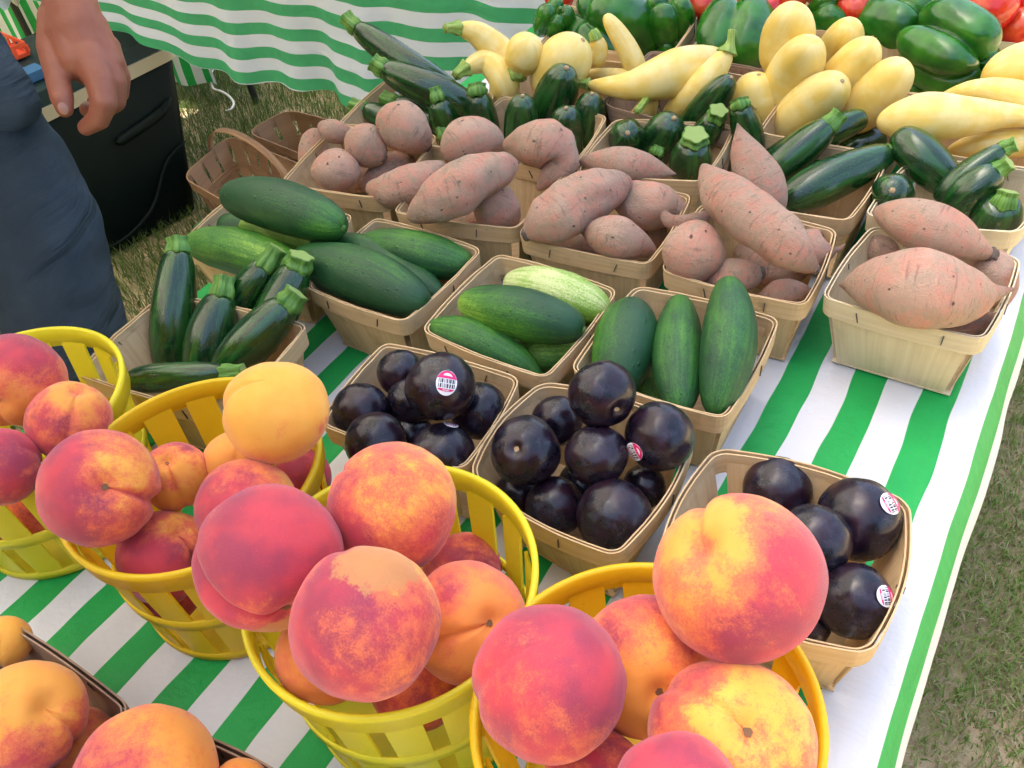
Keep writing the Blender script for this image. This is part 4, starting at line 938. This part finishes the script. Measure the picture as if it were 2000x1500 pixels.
TM = [(1092, -8, 30, .09, .85, 'tomato above the small dark pepper'), (1150, -22, 30, .1, .85, 'tomato cut off by the top edge behind the huge pepper'), (1232, -30, 32, .1, .85, 'tomato just above the huge pepper'), (1372, 8, 32, .10, .85, 'tomato right of the second pepper'), (1375, 34, 26, .05, .85, 'lower tomato beside the second pepper'),
 (1424, -18, 32, .11, .85, 'tomato directly over the bluish topped pepper'), (1497, 14, 34, .11, .85, 'tomato between bluish pepper and tallest squash'), (1545, -8, 32, .12, .85, 'tomato behind the tallest squash'), (1600, -22, 32, .12, .85, 'tomato above the middle pepper'), (1668, 14, 32, .11, .85, 'tomato between the middle and the broad pepper'),
 (1660, -20, 30, .13, .85, 'tomato cut off above the gap between peppers'), (1720, -26, 32, .1, .85, 'tomato behind the broad pepper'), (1845, 2, 30, .12, .85, 'orange red tomato right of the broad pepper'), (1930, 22, 44, .12, 1.35, 'long plum tomato leaning left over the rim'), (1985, 62, 46, .09, 1.3, 'orange plum tomato in the corner over the pale rim'), (2010, 5, 40, .12, 1.0, 'tomato cut off by the top right corner'), (1880, -20, 34, .13, .9, 'tomato at the top edge above the shiny folded pepper')]
for i, (x, y, r, z, ob, lab) in enumerate(TM): tomato('red '+lab if not lab.startswith(('long', 'orange')) else lab, x, y, r, r, z, (.1, -.6, 1) if ob < 1.2 else (.8, -.5, 1), 0, ob, i)
for l in LOG: print(l)

# ---------------------------------------------------------------- the drape of the neighbouring table
def drape():
    V = []; T = []; us = np.linspace(-3.6, -.70, 240); vD = 1.47
    zs = np.linspace(-.31, .16, 40)
    for j, z in enumerate(zs):
        for u in us:
            hem = .012*mnoise.noise(Vector((u*2.2, 5, 1)))+.035+.13*min(1, max(0, (-1.75-u)/.7))
            zz = z+hem*(1-(z+.31)/.47)
            f = (.16-zz)/.47
            off = f*.022*math.sin(u*22+3*mnoise.noise(Vector((u*3, 1, 0))))*mnoise.noise(Vector((u*2.5, 7, zz)))+f*(.06*mnoise.noise(Vector((u*4, 1.5, zz*1.5)))+.05*mnoise.noise(Vector((u*11, 4.5, zz*1.2))))+.03*f
            V.append(tp(u, vD-off, zz)); T.append((z*1.0+.014+.006*mnoise.noise(Vector((u*4, z*4, 8))), u, 0))
    n = len(us); F_ = [(j*n+i, j*n+i+1, (j+1)*n+i+1, (j+1)*n+i) for j in range(len(zs)-1) for i in range(n-1)]
    # table top part of the same cloth
    o0 = len(V)
    for v in (vD, vD+.2, vD+.44):
        for u in us: V.append(tp(u, v, .162)); T.append((.16+v-vD, u, 0))
    for k in range(2): F_ += [(o0+k*n+i, o0+k*n+i+1, o0+(k+1)*n+i+1, o0+(k+1)*n+i) for i in range(n-1)]
    F_ += [((len(zs)-1)*n+i, (len(zs)-1)*n+i+1, o0+i+1, o0+i) for i in range(n-1)]
    o = mk('tablecloth', V, F_, M['clothshade'], None, True, T); tag(o, 'striped cloth hanging off the neighbouring table above the lawn', 'tablecloth')
drape()
nt = empty('folding_table', tp(-2.2, 1.85, -.74)); tag(nt, 'neighbouring table hidden under its hanging striped cloth, dark leg showing', 'table')
L0 = np.array(nt.location)
V, Fc = boxd(tp(-2.15, 1.70, .145)-L0, EX*1.4, EY*.20, [0, 0, .010]); g = G(); g.add(V, Fc); g.build('tabletop', M['tabletop'], nt)
legs = [at(505, 175, -.74), at(250, 60, -.74)]
lg_ = at(508, 196, -.735); lu, lv = lg_@EX, lg_@EY
for u, v in ((lu, lv-.02), (-3.4, 1.6), (lu+1.1, 1.85), (-3.4, 1.85)):
    g = G(); b0 = tp(u, v, -.735); b1 = tp(u-.03, v, .135); W_ = loft_data([b0-L0, b1-L0], [.013, .013], nl=4, nr=12, caps=(0, 0)); g.add(W_[0], W_[1]); g.build('leg', M['steel'], nt)
# bright cloth of a far table, in the sun
fc = at(424, 166, -.69); fl = at(345, 163, -.69)-fc; fl /= np.linalg.norm(fl); fb = np.array([fl[1], -fl[0], 0]); fb = fb if fb[1] > 0 else -fb; V = []; T = []
for j in range(10):
    for i in range(90):
        V.append(fc+fl*(i/89*1.9)+fb*.018*math.sin(i*.8)*(1-j/9)+np.array([0, 0, .065*j])); T.append((i/89*1.9, .065*j, 0))
F_ = [(j*90+i, j*90+i+1, (j+1)*90+i+1, (j+1)*90+i) for j in range(9) for i in range(89)]
o0 = len(V)
for i in range(90): V.append(fc+fl*(i/89*1.9)+fb*.7+np.array([0, 0, .587])); T.append((i/89*1.9, 1.3, 0))
F_ += [(9*90+i, 9*90+i+1, o0+i+1, o0+i) for i in range(89)]
o = mk('tablecloth', V, F_, M['cloth'], None, True, T); tag(o, 'far striped cloth in bright light under the hem of the drape', 'tablecloth')

# string lying on the grass
P = [at(x, y, -.69) for x, y in [(418, 132), (412, 150), (416, 172), (430, 178), (445, 186), (456, 200), (452, 212), (440, 216)]]
V, F_, TC, *_ = loft_data(P, [.0045]*len(P), nl=60, nr=8); o = mk('string', V, F_, M['string'], None, True, TC); tag(o, 'white string dangling over the grass near the drape', 'string')

# ---------------------------------------------------------------- cooler
cl = empty('cooler', at(300, 430, -.74)); tag(cl, 'big dark green cooler with a beige band under its lid, on the grass', 'cooler'); K0 = np.array(cl.location)
B1, B0 = at(388, 412, -.735), at(168, 528, -.735); T1, T0 = at(344, 112, -.32), at(78, 246, -.32)
fx = (B1-B0)/np.linalg.norm(B1-B0); back = np.array([-fx[1], fx[0], 0]); back = back if back[1] > 0 else -back
tf = (T1-T0)/np.linalg.norm(T1-T0); tb = np.array([-tf[1], tf[0], 0]); tb = tb if tb[1] > 0 else -tb
def rbox(name, q0, q1, m, r=.03, parent=cl, bev=.0):
    """prism between two horizontal quads with rounded corners"""
    A = round_path([p-K0 for p in q0], r, 6); n = len(A); 
    B = round_path([p-K0 for p in q1], r, 6)
    k = min(len(A), len(B)); ia = np.linspace(0, len(A)-1e-6, k, endpoint=False).astype(int); ib = np.linspace(0, len(B)-1e-6, k, endpoint=False).astype(int)
    A, B = A[ia], B[ib]; g = G(); V = []
    for t_, s_ in ((0, .97), (.02, 1), (.98, 1), (1, .97)):
        L_ = A+(B-A)*t_; c = L_.mean(0); V += list(c+(L_-c)*[s_, s_, 1])
    F_ = [(j*k+i, j*k+(i+1) % k, (j+1)*k+(i+1) % k, (j+1)*k+i) for j in range(3) for i in range(k)]+[tuple(range(k))[::-1], tuple(3*k+i for i in range(k))]
    g.add(V, F_); o = g.build(name, m, parent, True); 
    o.data.set_sharp_from_angle(angle=.7) if hasattr(o.data, 'set_sharp_from_angle') else None
    return o
Dp = .42; Z = np.array([0, 0, 1.])
rbox('body', [B0, B1, B1+back*Dp*.9, B0+back*Dp*.9], [T0, T1, T1+tb*Dp, T0+tb*Dp], M['cooler'], .035)
e = lambda P, a: [P[0]-tf*a-tb*a, P[1]+tf*a-tb*a, P[2]+tf*a+tb*a, P[3]-tf*a+tb*a]
q = [T0, T1, T1+tb*Dp, T0+tb*Dp]
rbox('lid_band', [p+Z*.001 for p in e(q, .006)], [p+Z*.038 for p in e(q, .008)], M['band'], .035)
rbox('lid', [p+Z*.039 for p in e(q, .004)], [p+Z*.075 for p in e(q, -.004)], M['greenlid'], .035)
md = lambda s, h: B0+(B1-B0)*s+(T0+(T1-T0)*s-B0-(B1-B0)*s)*h-K0-back*.012
W_ = loft_data([md(.45, .68), md(.5, .70), md(.8, .74), md(.9, .80)], [.012, .015, .015, .012], nl=20, nr=12); mk('handle', W_[0], W_[1], M['cooler'], cl, True, W_[2])
W_ = loft_data([md(.15, .08), md(.4, .10), md(.62, .2), md(.78, .42), md(.97, .5)], [.006]*5, nl=40, nr=10); mk('moulded_rib', W_[0], W_[1], M['cooler'], cl, True, W_[2])
# things on the cooler lid
zt = -.32+.078
tr = empty('tray', at(20, 70, zt)); tag(tr, 'shallow orange plastic tray with slots, on the cooler lid', 'tray'); L0 = np.array(tr.location)
a, b, c = at(66, 52, zt), at(68, 88, zt), at(18, 118, zt); 
qx = (at(60, 100, zt)-at(0, 125, zt)); qx /= np.linalg.norm(qx); qy = np.array([-qx[1], qx[0], 0]); o_ = at(60, 108, zt)
def bar(p, e1, e2, e3, nm, m, par, L0):
    V, Fc = boxd(p-L0, e1, e2, e3); g = G(); g.add(V, Fc); return g.build(nm, m, par)
w_, d_ = .22, .16
bar(o_-qx*w_/2+qy*d_/2+Z*.003, qx*w_/2, qy*d_/2, Z*.002, 'bottom', M['orange'], tr, L0)
for k in (0, 1): 
    for zz in (.008, .034): bar(o_-qx*w_/2+qy*d_*k+Z*zz, qx*w_/2, qy*.002, Z*(.005 if zz > .01 else .004), 'side_wall', M['orange'], tr, L0)
    for zz in (.008, .034): bar(o_-qx*w_*k+qy*d_/2+Z*zz, qx*.002, qy*d_/2, Z*(.005 if zz > .01 else .004), 'end_wall', M['orange'], tr, L0)
    for s_ in range(7): bar(o_-qx*w_*(s_+.01)/6+qy*d_*k+Z*.021, qx*.006, qy*.0018, Z*.009, 'side_post', M['orange'], tr, L0)
    for s_ in range(5): bar(o_-qx*w_*k+qy*d_*s_/4+Z*.021, qx*.0018, qy*.006, Z*.009, 'end_post', M['orange'], tr, L0)
pp = bar(o_-qx*.12+qy*.075+Z*.030, qx*.085+Z*.012, qy*.055, Z*.004, 'paper', M['paper'], None, np.zeros(3)); tag(pp, 'folded pale papers lying in the orange tray', 'paper')
o = bar(at(72, 150, zt)-qx*.1+Z*.012, qx*.12, qy*.03, Z*.012, 'box', M['bluetop'], None, np.zeros(3)); tag(o, 'flat blue plastic box on the cooler lid behind the hand', 'box')
V = []; T = []
for j in range(24):
    for i in range(24):
        p = at(20, 30, zt)+qx*(i/23-.5)*.30+qy*(j/23-.2)*.35; V.append(p+Z*(.03+.05*(mnoise.noise(Vector((i*.25, j*.25, 2)))+.4*mnoise.noise(Vector((i*.6, j*.6, 5))))+.03)); T.append((0, 0, 0))
o = mk('plastic_bag', V, [(j*24+i, j*24+i+1, (j+1)*24+i+1, (j+1)*24+i) for j in range(23) for i in range(23)], plain('bag_film', (.55, .62, .68), .35), None, True, T); tag(o, 'crumpled pale plastic bag behind the orange tray', 'bag')

# ---------------------------------------------------------------- handled splint baskets beside the table
def splint_basket(label, L, B, R, Fr, z=-.56, h=.16, hand=True):
    q = [at(*L, z), at(*B, z), at(*R, z), at(*Fr, z)]
    c = sum(q)/4; zb = z-h; root = empty('splint_basket', (c[0], c[1], zb)); tag(root, label, 'basket', 'empty handled splint baskets beside the table'); L0 = np.array([c[0], c[1], 0]); m = M['woodbrown']
    q = [np.array([p[0], p[1], 0])-L0 for p in q]
    P = round_path(q, .06, 7); g = G(); ring(g, P, offset(P, -.004), h-.030, h, 2, s0=.98); g.build('rim_band', m, root)
    Pm = P*.86; g = G(); ring(g, Pm, offset(Pm, -.003), h*.42, h*.58, 5, s0=.96); g.build('weave_band', m, root)
    n = len(P); step = max(2, n//16)
    for i in range(0, n, step):
        a, b = P[i], P[(i+max(1, step*8//10)) % n]; V = []; T = []
        for k in range(6):
            t_ = k/5; s_ = .70+.285*t_
            for p in (a, b):
                for dd in (0, -.003): V.append([p[0]*(s_+dd), p[1]*(s_+dd), .004+(h-.006)*t_]); T.append((t_*15+i, i*2.2, 1))
        F_ = []
        for k in range(5):
            o = k*4; F_ += [(o, o+2, o+6, o+4), (o+1, o+5, o+7, o+3), (o, o+4, o+5, o+1), (o+2, o+3, o+7, o+6)]
        g = G(); g.add(V, F_, T); g.build('splint', m, root)
    Q = P*.70; V = [[p[0], p[1], .004] for p in Q]; g = G(); g.add(V, [tuple(range(len(V)))]); g.build('base', m, root)
    if hand:
        a, b = (q[0]+q[1]*1.6)/2.6, (q[3]+q[2]*1.6)/2.6
        if hand == 2: a, b = (q[0]+q[1])/2, (q[3]+q[2])/2
        V = []; T = []; e = (q[2]-q[1]); e2 = (q[1]-q[0])/np.linalg.norm(q[1]-q[0])
        for k in range(41):
            t_ = k/40*math.pi; c_ = (a+b)/2+(a-b)/2*math.cos(t_); zz = h-.03+.135*math.sin(t_)**.8
            rr = 1+.03*math.sin(t_)
            for s1 in (-1, 1):
                for d_ in (0, .003): V.append([c_[0]*rr+e2[0]*s1*.012, c_[1]*rr+e2[1]*s1*.012, zz-d_]); T.append((k*.9, s1*2, 3))
        F_ = []
        for k in range(40):
            o = k*4; F_ += [(o, o+2, o+6, o+4), (o+1, o+5, o+7, o+3), (o, o+4, o+5, o+1), (o+2, o+3, o+7, o+6)]
        g = G(); g.add(V, F_, T); g.build('handle', m, root, True)
splint_basket('empty brown splint basket with a hoop handle, nearest the cooler', (352, 345), (448, 262), (612, 330), (500, 430))
splint_basket('second splint basket, mostly hidden behind the hoop handled one', (478, 258), (560, 212), (760, 262), (660, 330), hand=False)

# ---------------------------------------------------------------- canopy over the stall: it gives the soft shade
cn = empty('canopy', (-.9, .9, -.74)); tag(cn, 'white tent canopy over the stall, outside the picture', 'canopy'); L0 = np.array(cn.location)
h0, h1 = 1.45, 2.15; cc = EX*(-2.155)+EY*.45
cr = [cc+EX*a*1.605+EY*b*1.85 for a, b in ((-1, -1), (1, -1), (1, 1), (-1, 1))]
V = [p+Z*h0-L0 for p in cr]+[cc+Z*h1-L0]+[p+Z*(h0-.22)-L0 for p in cr]
mk('roof', V, [(0, 1, 4), (1, 2, 4), (2, 3, 4), (3, 0, 4)]+[(i, 5+i, 5+(i+1) % 4, (i+1) % 4) for i in range(4)], M['canopy'], cn, False)
for p in cr:
    W_ = loft_data([p*[1, 1, 0]-Z*.74-L0, p+Z*h0-L0], [.016, .016], nl=2, nr=10, caps=(0, 0)); mk('pole', W_[0], W_[1], M['steel'], cn, True, W_[2])

# ---------------------------------------------------------------- unseen wood, added to block sky light and darken the left and the back
V = []; F_ = []; rw = np.random.default_rng(11)
n_ = 26000; ang = rw.uniform(math.radians(75), math.radians(300), n_); hh = rw.uniform(0, 1, n_)**.8; rr_ = rw.uniform(9, 12.5, n_)
top = np.array([6.3+1.6*mnoise.noise(Vector((math.cos(a)*3, math.sin(a)*3, 1)))+.9*mnoise.noise(Vector((math.cos(a)*11, math.sin(a)*11, 4))) for a in ang])
P_ = np.stack([rr_*np.cos(ang), rr_*np.sin(ang), -.74+hh*top], 1)
e1 = rw.normal(0, 1, (n_, 3)); e1 /= np.linalg.norm(e1, axis=1)[:, None]; e2 = rw.normal(0, 1, (n_, 3)); e2 -= e1*(e1*e2).sum(1)[:, None]; e2 /= np.linalg.norm(e2, axis=1)[:, None]
sz = rw.uniform(.18, .42, n_)[:, None]
V = np.stack([P_-e1*sz, P_+e2*sz*.6, P_+e1*sz, P_-e2*sz*.6], 1).reshape(-1, 3)
me = bpy.data.meshes.new('added_wood'); me.vertices.add(4*n_); me.vertices.foreach_set('co', V.ravel()); me.loops.add(4*n_); me.loops.foreach_set('vertex_index', np.arange(4*n_)); me.polygons.add(n_); me.polygons.foreach_set('loop_start', np.arange(n_)*4); me.polygons.foreach_set('loop_total', np.full(n_, 4))
me.materials.append(plain('added_wood_leaves', (.045, .085, .03), .7)); me.update(calc_edges=True)
o = bpy.data.objects.new('added_wood', me); link(o); tag(o, 'dark leafy wood added out of view to block light from the left and far sides', 'added_wood', kind='stuff')

# ---------------------------------------------------------------- person at the left table edge
def capsules(segs, nr=18):
    g = G()
    for (a, ra, b, rb) in segs:
        a = np.array(a, float); b = np.array(b, float); ax = b-a; L_ = np.linalg.norm(ax); ax /= L_+1e-9
        n = np.cross(ax, [0, 0, 1.]); n = n if np.linalg.norm(n) > .1 else np.cross(ax, [1., 0, 0]); n /= np.linalg.norm(n); bb = np.cross(ax, n)
        V = []; rows = []
        for k in range(7): t_ = k/6*math.pi/2; rows.append((-math.cos(t_)*ra, math.sin(t_)*ra, a))
        for k in range(7): t_ = k/6*math.pi/2; rows.append((math.sin(t_)*rb, math.cos(t_)*rb, b))
        for (h_, r_, c_) in rows:
            r_ = max(r_, 1e-4)
            for j in range(nr): th = 2*math.pi*j/nr; V.append(c_+ax*h_+(n*math.cos(th)+bb*math.sin(th))*r_)
        R_ = len(rows); F_ = [(k*nr+j, k*nr+(j+1) % nr, (k+1)*nr+(j+1) % nr, (k+1)*nr+j) for k in range(R_-1) for j in range(nr)]+[tuple(range(nr))[::-1], tuple((R_-1)*nr+j for j in range(nr))]
        g.add(V, F_)
    return g
def remeshed(g, name, m, parent, vox, it=4, fac=.5, wr=0):
    o = g.build(name, m, parent, True); r = o.modifiers.new('remesh', 'REMESH'); r.mode = 'VOXEL'; r.voxel_size = vox; r.use_smooth_shade = True
    s_ = o.modifiers.new('smooth', 'SMOOTH'); s_.factor = fac; s_.iterations = it
    if wr:
        for sc_, st_r in ((.16, wr), (.05, wr*.45)):
            tx = bpy.data.textures.new('cloth_folds', 'CLOUDS'); tx.noise_scale = sc_; tx.noise_depth = 1
            d_ = o.modifiers.new('folds', 'DISPLACE'); d_.texture = tx; d_.strength = st_r; d_.mid_level = .5; d_.texture_coords = 'LOCAL'
    return o
D = 1.22
def H_(x, y, rpx, dd=0.): p = atd(x, y, D+dd); return p, rpx*(D+dd)/F_PX
def seg(*ch): return [(ch[i][0], ch[i][1], ch[i+1][0], ch[i+1][1]) for i in range(len(ch)-1)]
hipc = atd(-250, 120, 1.45); hipc[2] = .17
face = np.array([.46, -.89, 0]); face /= np.linalg.norm(face); left = np.array([-face[1], face[0], 0]); left = left if left[0] > 0 else -left
hipc = np.array([-.92, 1.20, .15])
sh = hipc+left*.19+Z*.50; nk = hipc+Z*.56; hd = hipc+Z*.72+face*.03
elb = atd(95, -330, 1.20)
wr = H_(136, -2, 50)
body = []
body += seg((sh, .058), (elb, .045), (H_(120, -130, 58)[0], .044), wr)
pl = [H_(150, 60, 50), H_(140, 120, 42, .005)]
body += seg(wr, H_(150, 55, 54, .002), H_(176, 122, 46, .012)) + seg(wr, H_(135, 60, 46), H_(150, 118, 38)) + seg(H_(165, 60, 48, .008), H_(205, 125, 38, .018), H_(208, 150, 32, .020))
body += seg(H_(110, 35, 34), H_(104, 92, 31), H_(112, 148, 24, -.006), H_(121, 192, 22, -.01), H_(126, 212, 17, -.01))        # thumb
body += seg(H_(172, 110, 38), H_(196, 160, 29, -.004), H_(203, 200, 25, -.004), H_(193, 232, 21, .006), H_(168, 249, 16, .014))   # index
body += seg(H_(196, 115, 36, .012), H_(220, 162, 27, .014), H_(222, 196, 23, .020), H_(200, 214, 19, .034), H_(172, 214, 16, .040))  # middle
body += seg(H_(206, 110, 34, .026), H_(229, 150, 25, .034), H_(229, 180, 22, .042), H_(208, 196, 18, .055), H_(184, 200, 14, .058))  # ring
body += seg(H_(206, 95, 30, .045), H_(226, 135, 21, .058), H_(226, 160, 18, .066), H_(208, 174, 15, .074), H_(190, 178, 12, .074))  # little
kn = atd(118, 610, 1.34); 
thigh_top = atd(-70, 130, 1.36)
sh2 = hipc-left*.19+Z*.50; fq = atd(141, 686, 1.34); foot = np.array([fq[0], fq[1]+.01, -.66]); hl = hipc+left*.09; hr = hipc-left*.10
kn2 = hr+face*.05-Z*.42; foot2 = np.array([kn2[0], kn2[1]+.03, -.66])
body += seg((hipc, .12), (hipc+Z*.25, .13), (hipc+Z*.43, .13), (nk, .055), (hd-Z*.05, .06), (hd, .085), (hd+Z*.05, .088)) + seg((sh, .06), (sh2, .06))
lg = [atd(x, y, 1.34) for x, y in ((-11, 268), (31, 346), (76, 446), (141, 686))]; body += seg((hl, .08), (lg[1], .06), (lg[3], .055), (foot, .040)) + seg((hr, .085), (kn2, .058), (foot2, .040)) + seg((foot, .04), (foot+face*.16-Z*.03, .03)) + seg((foot2, .04), (foot2+face*.16-Z*.03, .03))
e2 = hipc-left*.27+Z*.20+face*.03; w2 = hipc-left*.25-Z*.02+face*.12
body += seg((sh2, .056), (e2, .042), (w2, .028), (w2-Z*.08+face*.03, .034))
body += seg((hd+face*.085, .014), (hd+face*.095-Z*.02, .016))+seg((hd+left*.085, .018), (hd+left*.088-Z*.02, .012))+seg((hd-left*.085, .018), (hd-left*.088-Z*.02, .012))
bod = remeshed(capsules(body), 'person', M['skin'], None, .0025, 2)
tag(bod, 'standing person in blue jeans and grey blue top, one hand hanging before the cooler', 'person')
# nail
def nail(x, y, rpx, dd, ang):
    P = atd(x, y, D+dd); m3, (r, u, w) = orient(P, 0, 0, True, ang); R = rpx*(D+dd)/F_PX; V = []
    a = math.radians(ang); e1 = r*math.cos(a)-u*math.sin(a); e2_ = r*math.sin(a)+u*math.cos(a)
    for k in (0, .5, 1):
        for i in range(16): th = 2*math.pi*i/16; V.append(P+e1*R*1.15*k*math.cos(th)+e2_*R*.85*k*math.sin(th)+w*(.0016*(1-k*k)))
    mk('fingernail', V, [(16*j+i, 16*j+(i+1) % 16, 16*(j+1)+(i+1) % 16, 16*(j+1)+i) for j in (0, 1) for i in range(16)], M['nail'], bod)
nail(123, 212, 10.5, -.0235, 75)
jn = seg((hl, .105), *[(p, .085) for p in lg], (np.array([lg[-1][0], lg[-1][1], -.62]), .080)) + seg((hr, .115), (kn2, .09), (foot2+Z*.05, .075)) + seg((hl, .12), (hr, .12)) + seg((hipc+Z*.02, .15), (hipc+Z*.06, .148))

remeshed(capsules(jn), 'jeans', M['denim'], bod, .007, 6, wr=.022)
st_ = seg((hipc+Z*.10, .165), (hipc+Z*.44, .16)) + seg((sh, .085), (sh2, .085)) + seg((sh, .08), (sh*.5+elb*.5, .072)) + seg((sh2, .08), (sh2*.5+e2*.5, .07))
st_ += seg((hipc+Z*.08, .13), (atd(-75, 95, 1.28), .055), (atd(48, 203, 1.27), .026)) + seg((atd(-70, 225, 1.30), .06), (atd(48, 212, 1.27), .026))
remeshed(capsules(st_), 'shirt', M['shirt'], bod, .008, 6, wr=.02)
remeshed(capsules(seg((hd+Z*.03-face*.01, .098), (hd+Z*.06-face*.015, .094))), 'hair', M['hair'], bod, .008, 3)
remeshed(capsules(seg((foot-Z*.02, .050), (foot+face*.17-Z*.035, .042))), 'shoe', M['shoe'], bod, .008, 3)
remeshed(capsules(seg((foot2-Z*.02, .050), (foot2+face*.17-Z*.035, .042))), 'shoe', M['shoe'], bod, .008, 3)
